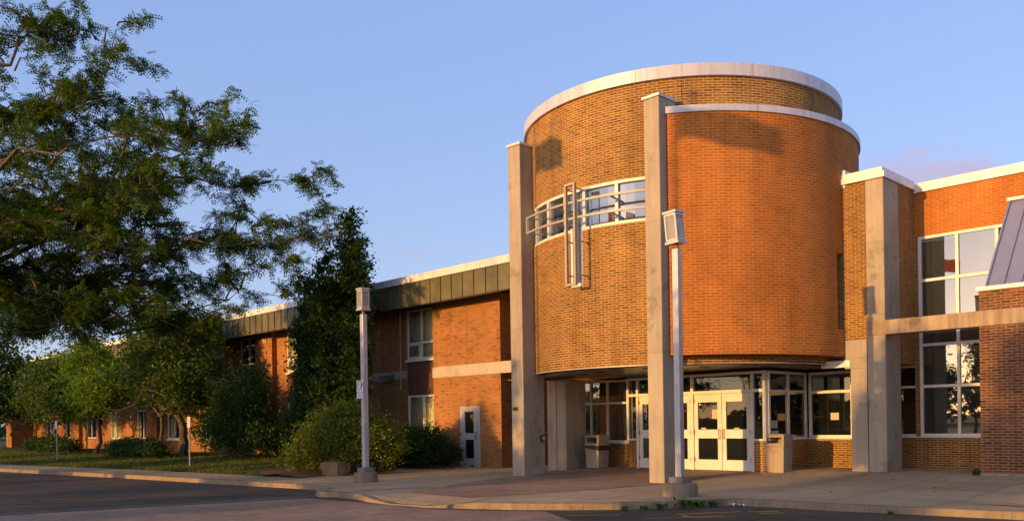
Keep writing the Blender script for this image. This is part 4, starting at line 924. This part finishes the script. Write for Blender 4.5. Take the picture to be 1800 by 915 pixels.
# ------------------------------------------------------------------ plants
def np_build(name, V, Fa, m, parent, off, smooth=False):
    me = bpy.data.meshes.new(name); n = Fa.shape[1]
    me.vertices.add(len(V)); me.vertices.foreach_set('co', (V-np.array(off)).astype(np.float32).ravel())
    me.loops.add(Fa.size); me.loops.foreach_set('vertex_index', Fa.astype(np.int32).ravel())
    me.polygons.add(len(Fa)); me.polygons.foreach_set('loop_start', np.arange(0, Fa.size, n, dtype=np.int32)); me.polygons.foreach_set('loop_total', np.full(len(Fa), n, dtype=np.int32))
    me.update(); me.validate(); me.materials.append(m)
    ob = bpy.data.objects.new(name, me); C.objects.link(ob); ob.parent = parent
    return ob
def unit(a): return a/np.maximum(1e-9, np.linalg.norm(a, axis=1, keepdims=True))
def leaves(P, size, rng, flat=0.4, aspect=0.55):
    n = len(P); d = unit(rng.normal(size=(n, 3))*np.array([1, 1, flat+.3])); nn = unit(rng.normal(size=(n, 3))+np.array([0, 0, flat*2]))
    s = unit(np.cross(d, nn)); L_ = size*(.7+.6*rng.random((n, 1)))
    fold = unit(np.cross(s, d))*L_*0.12
    v = np.stack([P, P+d*L_*.5+s*L_*aspect*.5+fold, P+d*L_, P+d*L_*.5-s*L_*aspect*.5+fold], 1).reshape(-1, 3)
    f = np.arange(4*n).reshape(n, 4); return v, f
def pinnate(P, D, size, rng, pairs=6):
    """compound leaf: pairs of narrow leaflets along a drooping stalk"""
    n = len(P); D = unit(D); up = np.tile([0, 0, 1.0], (n, 1))+rng.normal(size=(n, 3))*.45; S_ = unit(np.cross(D, up)); U = unit(np.cross(S_, D))
    L_ = size*(.65+.6*rng.random((n, 1))); vs = []
    for k in range(pairs):
        t = (k+.8)/pairs; p = P+D*L_*t-np.array([0, 0, 1])*L_*t*t*.22
        for sg in (-1, 1):
            tip = p+S_*sg*L_*.27*(1.1-.35*abs(t-.5)*2)+D*L_*.10-U*L_*.03
            q = D*L_*.13
            vs.append(np.stack([p-q*.2, (p+tip)/2+q, tip, (p+tip)/2-q*.6], 1))
    v = np.concatenate(vs, 1).reshape(-1, 3); return v, np.arange(len(v)).reshape(-1, 4)

def wander(a, b, n, amp, rng, arch=0.0):
    a = np.array(a, float); b = np.array(b, float); L_ = np.linalg.norm(b-a); ts = np.linspace(0, 1, n); out_ = a+(b-a)*ts[:, None]
    off = np.cumsum(rng.normal(size=(n, 3)), 0); off -= ts[:, None]*off[-1]; out_ += off*amp*L_/n
    out_[:, 2] += arch*L_*np.sin(ts*pi); return out_

def bush(name, label, cat, loc, blobs, nleaf, size, m, group=None, stems=5, flat=.4, seed=1, trunk=None, shell=.55, clump=None, trunkname='trunk', limbs=True, vp=.75):
    """blobs: list of (x,y,z,rx,ry,rz) absolute; clumped leaves spread through them"""
    rng = np.random.default_rng(seed); t = thing(name, label, cat, loc, group)
    vol = np.array([b[3]*b[4]*b[5] for b in blobs])**vp; pr_ = vol/vol.sum(); B = np.array(blobs)
    clump = clump or size*2.6
    nc = max(20, int(nleaf/26)); idx = rng.choice(len(blobs), nc, p=pr_); u = unit(rng.normal(size=(nc, 3))); r = (shell+(1-shell)*rng.random((nc, 1)))*(rng.random((nc, 1))**.12)
    ccs = B[idx, :3]+u*B[idx, 3:]*r*(1+.12*rng.normal(size=(nc, 1)))
    k = rng.integers(0, nc, nleaf); P = ccs[k]+rng.normal(size=(nleaf, 3))*clump*(.5+.8*rng.random((nc, 1)))[k]*np.array([1, 1, .7])
    P = P[P[:, 2] > loc[2]+.03]
    v, f = leaves(P, size, rng, flat); np_build('crown' if trunk else 'foliage', v, f, m, t, loc)
    br = MB(); base = Vector(loc)
    if trunk:
        th, r0 = trunk; top = (loc[0]+rng.normal()*.15, loc[1]+rng.normal()*.15, loc[2]+th)
        p = wander(loc, top, 7, .25, rng); br.tube([tuple(q) for q in p], [r0*(1.25 if i == 0 else 1-.04*i) for i in range(7)], 10)
        start = top
    else: start = loc; r0 = .05
    if limbs:
        for bb in blobs:
            for q in range(2):
                e = np.array(bb[:3])+rng.normal(size=3)*np.array(bb[3:])*.4
                p = wander(start, e, 7, .5, rng, .06); br.tube([tuple(q_) for q_ in p], [max(.01, r0*.55*(1-.85*i/6)) for i in range(7)], 6)
                for _ in range(3):
                    s0 = p[rng.integers(2, 6)]; e2 = s0+rng.normal(size=3)*np.array(bb[3:])*.6; p2 = wander(s0, e2, 5, .5, rng)
                    br.tube([tuple(q_) for q_ in p2], [max(.006, r0*.2*(1-.8*i/4)) for i in range(5)], 5)
    if br.f: br.build(trunkname if trunk else 'stem', BARK, t)
    return t

# tall columnar tree
rng = np.random.default_rng(5); bl = []
tips = [(-27.35, 18.3, 9.9, .50), (-26.6, 18.2, 9.0, .40), (-29.55, 18.5, 9.0, .42), (-28.4, 18.7, 8.9, .5), (-30.3, 18.3, 7.1, .45), (-27.0, 18.0, 7.9, .5), (-30.9, 18.2, 6.2, .5), (-26.75, 18.1, 6.2, .45), (-31.3, 18.6, 4.8, .55), (-27.7, 17.4, 7.4, .55), (-29.2, 17.5, 7.6, .5), (-28.6, 19.2, 8.2, .5)]
for (x, y, z, r_) in tips:
    z -= .7
    bx_, by_, bz_ = -28.9+(x+28.9)*.35, 18.3+(y-18.3)*.4, 1.2
    n_ = 9
    for k in range(n_):
        t_ = (k+1)/n_; e = t_**.75
        bl.append((bx_+(x-bx_)*e+rng.normal()*.10, by_+(y-by_)*e+rng.normal()*.10, bz_+(z-bz_)*t_, r_*(1.75-1.0*t_)+.13, r_*(1.75-1.0*t_)+.13, .62))
bush('columnar_tree', 'tall dark columnar tree between lamp post and wing windows', 'tree', (-28.9, 18.3, .03), bl, 110000, .14, LEAF_DARK, seed=3, trunk=(1.6, .17), shell=.3, clump=.15, limbs=False, vp=.5)

# trees in front of the wing
G = 'young trees in front of the wing'
bush('lawn_tree', 'dark broad tree whose lit trunk stands before the orange wall at left', 'tree', (-41.0, 17.4, .12), [(-41.5, 17.4, 5.6, 2.6, 2.4, 2.2), (-39.9, 17.3, 4.2, 1.4, 1.6, 1.3), (-43.6, 17.4, 4.4, 2.3, 2.2, 1.6), (-42.3, 17, 6.4, 1.2, 1.3, 1.0), (-40.5, 17.5, 3.0, 1.6, 1.6, .8), (-44.2, 17.4, 6.0, 1.5, 1.6, 1.3)], 20000, .19, LEAF_MID, G, seed=11, trunk=(2.2, .22), clump=.33)
bush('lawn_tree', 'bright yellow green tree on thin trunk left of the clipped hedge', 'tree', (-51.3, 16.9, .12), [(-51.8, 16.9, 5.0, 1.7, 1.7, 1.8), (-50.3, 16.8, 3.6, 1.6, 1.6, 1.3), (-52.6, 16.9, 3.3, 1.5, 1.6, 1.2), (-51.9, 16.9, 6.2, .8, .8, .8), (-49.0, 16.9, 4.0, 1.1, 1.1, 1.0)], 13000, .19, LEAF_BRIGHT, G, seed=12, trunk=(2.0, .12), clump=.30)
bush('lawn_tree', 'dull green round tree behind the leftmost clipped hedge', 'tree', (-57.2, 16.6, .12), [(-57.2, 16.6, 4.3, 2.4, 2.2, 2.0), (-59.6, 16.6, 3.4, 1.9, 1.9, 1.4), (-55.3, 16.6, 3.4, 1.7, 1.7, 1.4), (-57.5, 16.6, 5.2, 1.2, 1.3, .8)], 13000, .22, LEAF_MID, G, seed=13, trunk=(1.9, .15), clump=.38)
bush('lawn_tree', 'dark tree at the far left edge near the end of the wing', 'tree', (-66.5, 15.0, .10), [(-66.5, 15, 5.0, 3.4, 3.0, 2.6), (-70.0, 15, 4.0, 3.0, 3, 2.2), (-63.6, 15, 3.6, 2.2, 2.2, 1.6), (-67, 15, 7.6, 2.0, 2.0, 1.4)], 15000, .28, LEAF_DARK, G, seed=14, trunk=(2.0, .2), clump=.5)
bush('lawn_tree', 'tall shadowy tree beyond the far end of the wing', 'tree', (-79.0, 12.5, .08), [(-79, 12.5, 6, 4.5, 4, 3.6), (-84, 13, 5, 4, 4, 3), (-75.5, 12.3, 4.5, 3, 3, 2.4), (-80, 13, 9.5, 2.8, 2.8, 2.0)], 15000, .36, LEAF_DARK, G, seed=15, trunk=(2.5, .25), clump=.65)
bush('lawn_tree', 'spreading green tree between the bright tree and the dark broad tree', 'tree', (-46.5, 18.6, .14), [(-46.6, 18.5, 4.6, 1.9, 1.5, 1.7), (-48.0, 18.4, 3.8, 1.3, 1.3, 1.1), (-45.4, 18.5, 5.2, 1.0, 1.1, .8)], 9000, .19, LEAF_MID, G, seed=16, trunk=(2.2, .12), clump=.33)
# shrubs
bush('large_shrub', 'large dark many stemmed shrub against the wing wall', 'shrub', (-36.6, 18.4, .12), [(-36.9, 18.4, 1.6, 2.6, 1.6, 1.5), (-37.6, 18.5, 2.8, 1.4, 1.2, 1.0), (-35.4, 18.4, 2.5, 1.2, 1.1, 1.0), (-36.2, 18.5, 3.7, .6, .6, .8), (-34.8, 18.4, 1.2, 1.1, 1.1, .9), (-39.0, 18.4, 1.4, 1.4, 1.3, 1.1), (-38.3, 18.5, 3.7, .5, .5, .6), (-35.0, 18.4, 3.6, .4, .4, .7)], 24000, .13, LEAF_DARK, seed=21, clump=.24)
bush('round_shrub', 'big rounded yellow green bush beside the rock and lamp post', 'shrub', (-24.1, 15.9, .02), [(-24.4, 15.9, 1.15, 1.75, 1.5, 1.15), (-23.2, 16.2, .95, 1.3, 1.2, .95), (-25.6, 15.6, .8, 1.0, .95, .85), (-24.2, 16.0, 1.9, .9, .9, .5), (-25.6, 14.9, .55, .75, .6, .55)], 26000, .10, LEAF_YEL, seed=22, clump=.15)
bush('low_hedge_shrub', 'dark low spreading shrubs under the wing window', 'shrub', (-24.4, 18.9, .02), [(-24.0, 19.0, .7, 1.1, .9, .75), (-25.4, 19.0, .65, 1.1, .9, .75), (-23.5, 19.5, .55, .5, .6, .55), (-26.6, 18.9, .7, 1.0, .9, .7), (-24.0, 19.2, 1.2, .5, .5, .45), (-25.1, 19.2, 1.2, .4, .5, .4)], 20000, .09, LEAF_DARK, seed=23, clump=.14)
bush('upright_shrub', 'small upright shrub standing left of the rounded bush', 'shrub', (-29.9, 16.9, .05), [(-29.9, 16.9, 1.1, .35, .35, .8), (-30.0, 16.9, 1.7, .3, .3, .5), (-29.7, 16.9, .6, .3, .3, .4)], 2500, .09, LEAF_MID, seed=24, clump=.1)
bush('clipped_hedge', 'clipped dark hedge left of the lit tree trunk', 'hedge', (-43.6, 16.1, .10), [(-43.6, 16.1, .60, 2.1, .8, .55), (-45.3, 16.1, .58, 1.4, .75, .52), (-42.0, 16.1, .58, 1.4, .75, .52), (-41.0, 16.1, .5, .8, .7, .45)], 14000, .10, LEAF_DARK, 'clipped hedges along the wing', seed=25, clump=.12)
bush('clipped_hedge', 'leftmost clipped dark hedge before the wing', 'hedge', (-59.0, 16.6, .08), [(-59.0, 16.6, .60, 3.0, .9, .6), (-61.8, 16.6, .55, 2.0, .8, .55), (-56.3, 16.6, .55, 1.9, .8, .55)], 11000, .14, LEAF_DARK, 'clipped hedges along the wing', seed=26, clump=.16)

# honey locust: trunk outside the frame, limbs reaching in
def honey_locust():
    rng = np.random.default_rng(42)
    KT = 1.2
    def W(lat, dep, z):
        lat, dep, z = lat*KT, dep*KT, 1.6+(z-1.6)*KT; return np.array([-sin(AZ)*dep+cos(AZ)*lat, cos(AZ)*dep+sin(AZ)*lat, z])
    base = W(-18.0, 25.0, .18); t = thing('honey_locust', 'large spreading honey locust reaching in from the left', 'tree', tuple(base))
    br = MB(); LP = []; LD = []
    fork = base+np.array([0.2, 0.1, 4.0])
    p = wander(base, fork, 7, .2, rng); br.tube([tuple(q) for q in p], [.42, .36, .34, .33, .32, .31, .30], 12)
    crown = base+np.array([.1, .2, 10.2]); p = wander(fork, crown, 9, .3, rng); br.tube([tuple(q) for q in p], list(np.linspace(.28, .12, 9)), 9)
    tg = [(-5.5, 25, 8.25, 4), (-7.2, 23, 9.1, 5), (-6.6, 26.5, 7.4, 5), (-9.4, 26, 11.0, 6), (-8.6, 24, 10.0, 6), (-10.7, 23.5, 12.55, 7.8), (-12.6, 26, 13.4, 8.2), (-12.2, 24.5, 10.6, 6.5),
          (-6.2, 25, 6.3, 4.5), (-6.9, 26, 5.5, 4), (-8.4, 24, 4.75, 3.8), (-9.7, 26, 4.2, 3.5), (-12.3, 23, 4.4, 3.6), (-7.7, 27, 7.6, 5), (-10.2, 22, 6.3, 4.5), (-13.2, 27, 5.2, 4),
          (-13.2, 23, 8.2, 5), (-11.6, 27.5, 9.2, 6), (-13.6, 24, 10.4, 7), (-10.5, 25, 7.9, 5), (-9.0, 22.5, 7.4, 5), (-12, 25, 6.6, 4.5), (-14.5, 21.5, 6.6, 4.5), (-14.3, 26, 8.6, 5.5), (-9.7, 27.5, 6.3, 5), (-11.0, 24, 5.2, 4)]
    for (lat, dep, z, zs) in tg:
        st = fork+(crown-fork)*min(1, max(0, (zs-3.2)/5.1)); e = W(lat, dep, z)
        P = wander(st, e, 16, .55, rng, .07); Lb = np.linalg.norm(e-st)
        br.tube([tuple(q) for q in P], [max(.012, .13*(1-i/15.5)**1.1) for i in range(16)], 7)
        fw = unit((e-st)[None])[0]
        for i in range(4, 16):
            for _ in range(2 if i > 6 else 1):
                if rng.random() < .08: continue
                dd = unit((fw*.5+rng.normal(size=3)*np.array([.85, .85, .24]))[None])[0]; ln_ = (.7+1.5*rng.random())*(1.15-.4*i/15)
                s0 = P[i]; q = wander(s0, s0+dd*ln_, 7, .6, rng, .05)
                br.tube([tuple(a) for a in q], [max(.006, .035*(1-j/6.3)) for j in range(7)], 5)
                for j in range(2, 7):
                    for _2 in range(2):
                        d3 = unit((dd*.6+rng.normal(size=3)*np.array([.85, .85, .32]))[None])[0]; l3 = .2+.45*rng.random(); e3 = q[j]+d3*l3
                        if _2 == 0: br.tube([tuple(q[j]), tuple((q[j]+e3)/2+rng.normal(size=3)*.03), tuple(e3)], [.009, .007, .004], 4)
                        nl = rng.integers(7, 13)
                        for k in range(nl):
                            tt = rng.random(); LP.append(q[j]+(e3-q[j])*tt+rng.normal(size=3)*.02); LD.append(d3*.5+rng.normal(size=3)*np.array([.8, .8, .5])+np.array([0, 0, -.1]))
    LP = np.array(LP); LD = np.array(LD)
    v, f = pinnate(LP, LD, .30, rng, 4)
    np_build('crown', v, f, LEAF_LOC, t, tuple(base)); br.build('trunk', BARK, t, weld=False)
    print('locust leaves', len(LP), 'faces', len(f))
honey_locust()

# shade trees on the far side of the road (behind the camera): they throw the dappled shade and fill the reflections
GS = 'roadside trees behind the viewpoint'
def shade(x, y, h, r_, label, seed, n=7000, m=LEAF_MID):
    rng = np.random.default_rng(seed); bl = []
    for k in range(7):
        a = rng.random()*2*pi; q = rng.random()*.7*r_
        bl.append((x+q*cos(a), y+q*sin(a), h*(.38+.42*rng.random()), r_*(.4+.2*rng.random()), r_*(.4+.2*rng.random()), h*.16))
    n = int(n*1.5)
    bl.append((x, y, h*.84, r_*.4, r_*.4, h*.15))
    return bush('roadside_tree', label, 'tree', (x, y, -.13), bl, n, .24, m, GS, seed=seed, trunk=(h*.28, .12), shell=.2, clump=.35)
for (xs, yt, H, r_, lab, sd_, nl) in [
    (-8.9, -14, 8.3, 1.7, 'small roadside tree nearest behind the camera', 31, 7000), (-6.2, -16, 8.3, 1.8, 'wide crowned roadside tree behind the camera', 32, 7000),
    (-18.6, -15, 7.7, 1.9, 'roadside tree behind the flagpoles', 33, 7000), (-16.6, -20, 7.2, 1.0, 'short roadside tree behind the nearer flagpole', 34, 2000),
    (-29.8, -16, 9.4, 2.4, 'taller roadside tree across from the wing windows', 35, 7000), (-35.5, -15, 8.6, 2.4, 'rounded roadside tree across from the large shrub', 36, 7000),
    (-43.0, -17, 9.6, 2.8, 'tallest roadside tree across from the wing', 37, 7000), (-52.0, -16, 8.2, 2.8, 'roadside tree across from the far hedges', 38, 7000),
    (-1.0, -15, 8.8, 2.4, 'roadside tree farthest right behind the camera', 39, 7000), (-23.2, -22, 7.6, 1.6, 'slim roadside tree in the back row', 40, 4000)]:
    shade(xs-.121*(20-yt), yt, H+.7, r_, lab, sd_, nl)
# far wood that closes the horizon
rng = np.random.default_rng(9); th_ = rng.random(26000)*2*pi; rad = 170+50*rng.random(26000)
hh = (5.5+3.0*np.sin(th_*9)+2.0*np.sin(th_*23+1)+1.5*np.sin(th_*51))*rng.random(26000)**.6
msk = ~((np.cos(th_-2.3) > .55) & (hh > 7)); P = np.stack([rad*np.cos(th_), rad*np.sin(th_), np.maximum(.2, hh)], 1)
v, f = leaves(P, 2.2, rng, .1, .8); me_root = np_build('distant_woods', v, f, LEAF_DARK, None, (0, 0, 0)); me_root['kind'] = 'stuff'

# grass on the lawn
rng = np.random.default_rng(10); n = 90000
gx = -24.9-(rng.random(n)**1.6)*42; le = np.interp(gx, [p_[0] for p_ in lawn_edge[:6]], [p_[1] for p_ in lawn_edge[:6]]); gy = le+.02+(rng.random(n)**1.15)*(20.6-le)
ok = ~((gx > -29) & (gy > 14.0+(gx+29)*-.18)); gx, gy, le = gx[ok], gy[ok], le[ok]; n = len(gx)
gz = .004+.16*np.clip((gy-le)/7, 0, 1); hgt = .05+.06*rng.random(n); hgt *= np.where(rng.random(n) < .02, 2.2, 1)
P = np.stack([gx, gy, gz], 1); a = rng.random(n)*2*pi; wv_ = np.stack([np.cos(a), np.sin(a), 0*a], 1)*(.010+.010*rng.random(n))[:, None]
tip = P+np.stack([rng.normal(size=n)*.03, rng.normal(size=n)*.03, hgt], 1)
V = np.stack([P-wv_, P+wv_, tip], 1).reshape(-1, 3); me_root = np_build('lawn_grass', V, np.arange(3*n).reshape(n, 3), GRASSM, None, (0, 0, 0))
me_root['kind'] = 'stuff'

# weeds in the kerb gutter, each a clump
def weed(x, y, s, label, z=-.13):
    rng = np.random.default_rng(int(abs(x*1000))); n_ = 26; a = rng.random(n_)*2*pi; P0 = np.stack([x+.04*s*rng.normal(size=n_), y+.04*s*rng.normal(size=n_), np.full(n_, z)], 1)
    out_ = np.stack([np.cos(a), np.sin(a), 0*a], 1); Lh = (.07+.08*rng.random(n_))[:, None]*s; mid_ = P0+out_*Lh*.5+np.array([0, 0, 1])*Lh*.8; tip_ = P0+out_*Lh*1.0+np.array([0, 0, 1])*Lh*.9
    wd = np.cross(out_, [0, 0, 1])*.018*s
    v_ = np.stack([P0, mid_-wd, tip_, mid_+wd], 1).reshape(-1, 3)
    t_ = thing('weed', label, 'weed', (x, y, z), 'weeds in the kerb gutter'); np_build('weed_leaves', v_, np.arange(4*n_).reshape(n_, 4), LEAF_MID, t_, (x, y, z))
for q in [(-9.84, 13.50, 1.1, 'low weed tuft in the gutter left of the lamp base'), (-9.62, 13.95, 1.5, 'leafy weed in the gutter just left of the lamp base'), (-9.47, 14.25, 1.2, 'weed in the gutter directly before the lamp base'), (-9.33, 14.52, 1.1, 'weed in the gutter right of the lamp base'), (-10.0, 13.2, 0.8, 'leftmost small weed in the gutter'), (-10.25, 12.9, .7, 'tiny weed far left of the lamp base'),
          (-6.2, 15.25, .5, 'dry weed sprig below the right kerb')]: weed(*q)
weed(-6.98, 22.28, 1.2, 'weed growing at the corner of the right brick wall', .145)
weed(-23.3, 20.55, .6, 'tiny weed at the foot of the grey side door', 0.0)
# litter
LIT = mat('white_litter', (0.7, 0.66, 0.62), 0.7)
def litter(x, y, z, s, label, seed):
    rng = random.Random(seed); m_ = MB(); g_ = 4
    hgrid = [[rng.uniform(0.004, .05)*s for _ in range(g_+1)] for _ in range(g_+1)]
    for i in range(g_):
        for j in range(g_):
            m_.poly([(x+(a-g_/2)*.035*s+.01*rng.uniform(-1, 1)*0, y+(b_-g_/2)*.03*s, z+hgrid[a][b_]) for a, b_ in ((i, j), (i+1, j), (i+1, j+1), (i, j+1))])
    ob = m_.build('crumpled_litter', LIT, None); ob['label'] = label; ob['category'] = 'litter'; ob['group'] = 'scraps of litter'
    ob.modifiers.new('s', 'SOLIDIFY').thickness = .004
litter(-9.16, 14.93, -.125, 1.1, 'crumpled white paper scrap in the gutter right of the weeds', 1)
litter(-8.98, 15.0, -.125, 1.0, 'second white paper scrap, farther right in the gutter', 2)
litter(-23.2, 17.2, .015, 1.4, 'white paper scrap on the mulch edge under the dark shrubs', 3)
litter(-8.1, 22.0, .006, .6, 'tiny white scrap on the paving before the right window', 4)
# dry leaves on the paving
for i_, (x, y, lab) in enumerate([(-8.3, 20.6, 'dry leaf on the paving left of centre slab joint'), (-7.2, 20.9, 'dry leaf on the paving nearest the right brick wall'), (-6.6, 18.5, 'green fallen leaf on the right paving'), (-6.9, 19.3, 'brown fallen leaf behind the green one'), (-9.6, 16.9, 'dark crumb of leaf right of the lamp base'), (-8.3, 17.4, 'fallen leaf on the paving behind the kerb')]):
    pz_ = pz(x, y)+.012; c_, s__ = cos(i_*1.3), sin(i_*1.3); v_ = np.array([[x+(a*c_-b_*s__), y+(a*s__+b_*c_), pz_+h_] for a, b_, h_ in ((-.06, 0, 0), (0, -.035, .012), (.065, .005, .004), (0, .035, .015))]); f_ = np.array([[0, 1, 2, 3]]); t_ = thing('fallen_leaf', lab, 'leaf', (x, y, 0), 'leaves fallen on the paving'); np_build('leaf_blade', v_, f_, LEAF_MID if 'green' in lab else BARK, t_, (x, y, 0))
# rock
def rock():
    t_ = thing('landscape_rock', 'squarish limestone rock at the foot of the rounded bush', 'rock', (-23.45, 14.9, 0))
    bm = bmesh.new(); bmesh.ops.create_cube(bm, size=1); bmesh.ops.subdivide_edges(bm, edges=bm.edges, cuts=9, use_grid_fill=True)
    from mathutils import noise as mn
    for v_ in bm.verts:
        c_ = v_.co; n_ = c_.normalized()*.62; c_ = c_.lerp(n_, .22)
        k = mn.noise(c_*2.1)*.14+mn.noise(c_*6)*.05+mn.noise(c_*14)*.02
        v_.co = Vector((c_.x*.82*(1+k), c_.y*.55*(1+k), (c_.z+.42)*.46*(1+k*.7)))
    for f_ in bm.faces: f_.smooth = False
    me = bpy.data.meshes.new('rock_body'); bm.to_mesh(me); bm.free(); me.materials.append(ROCK); o_ = bpy.data.objects.new('rock_body', me); C.objects.link(o_); o_.parent = t_; o_.rotation_euler = (0, 0, .15)
rock()
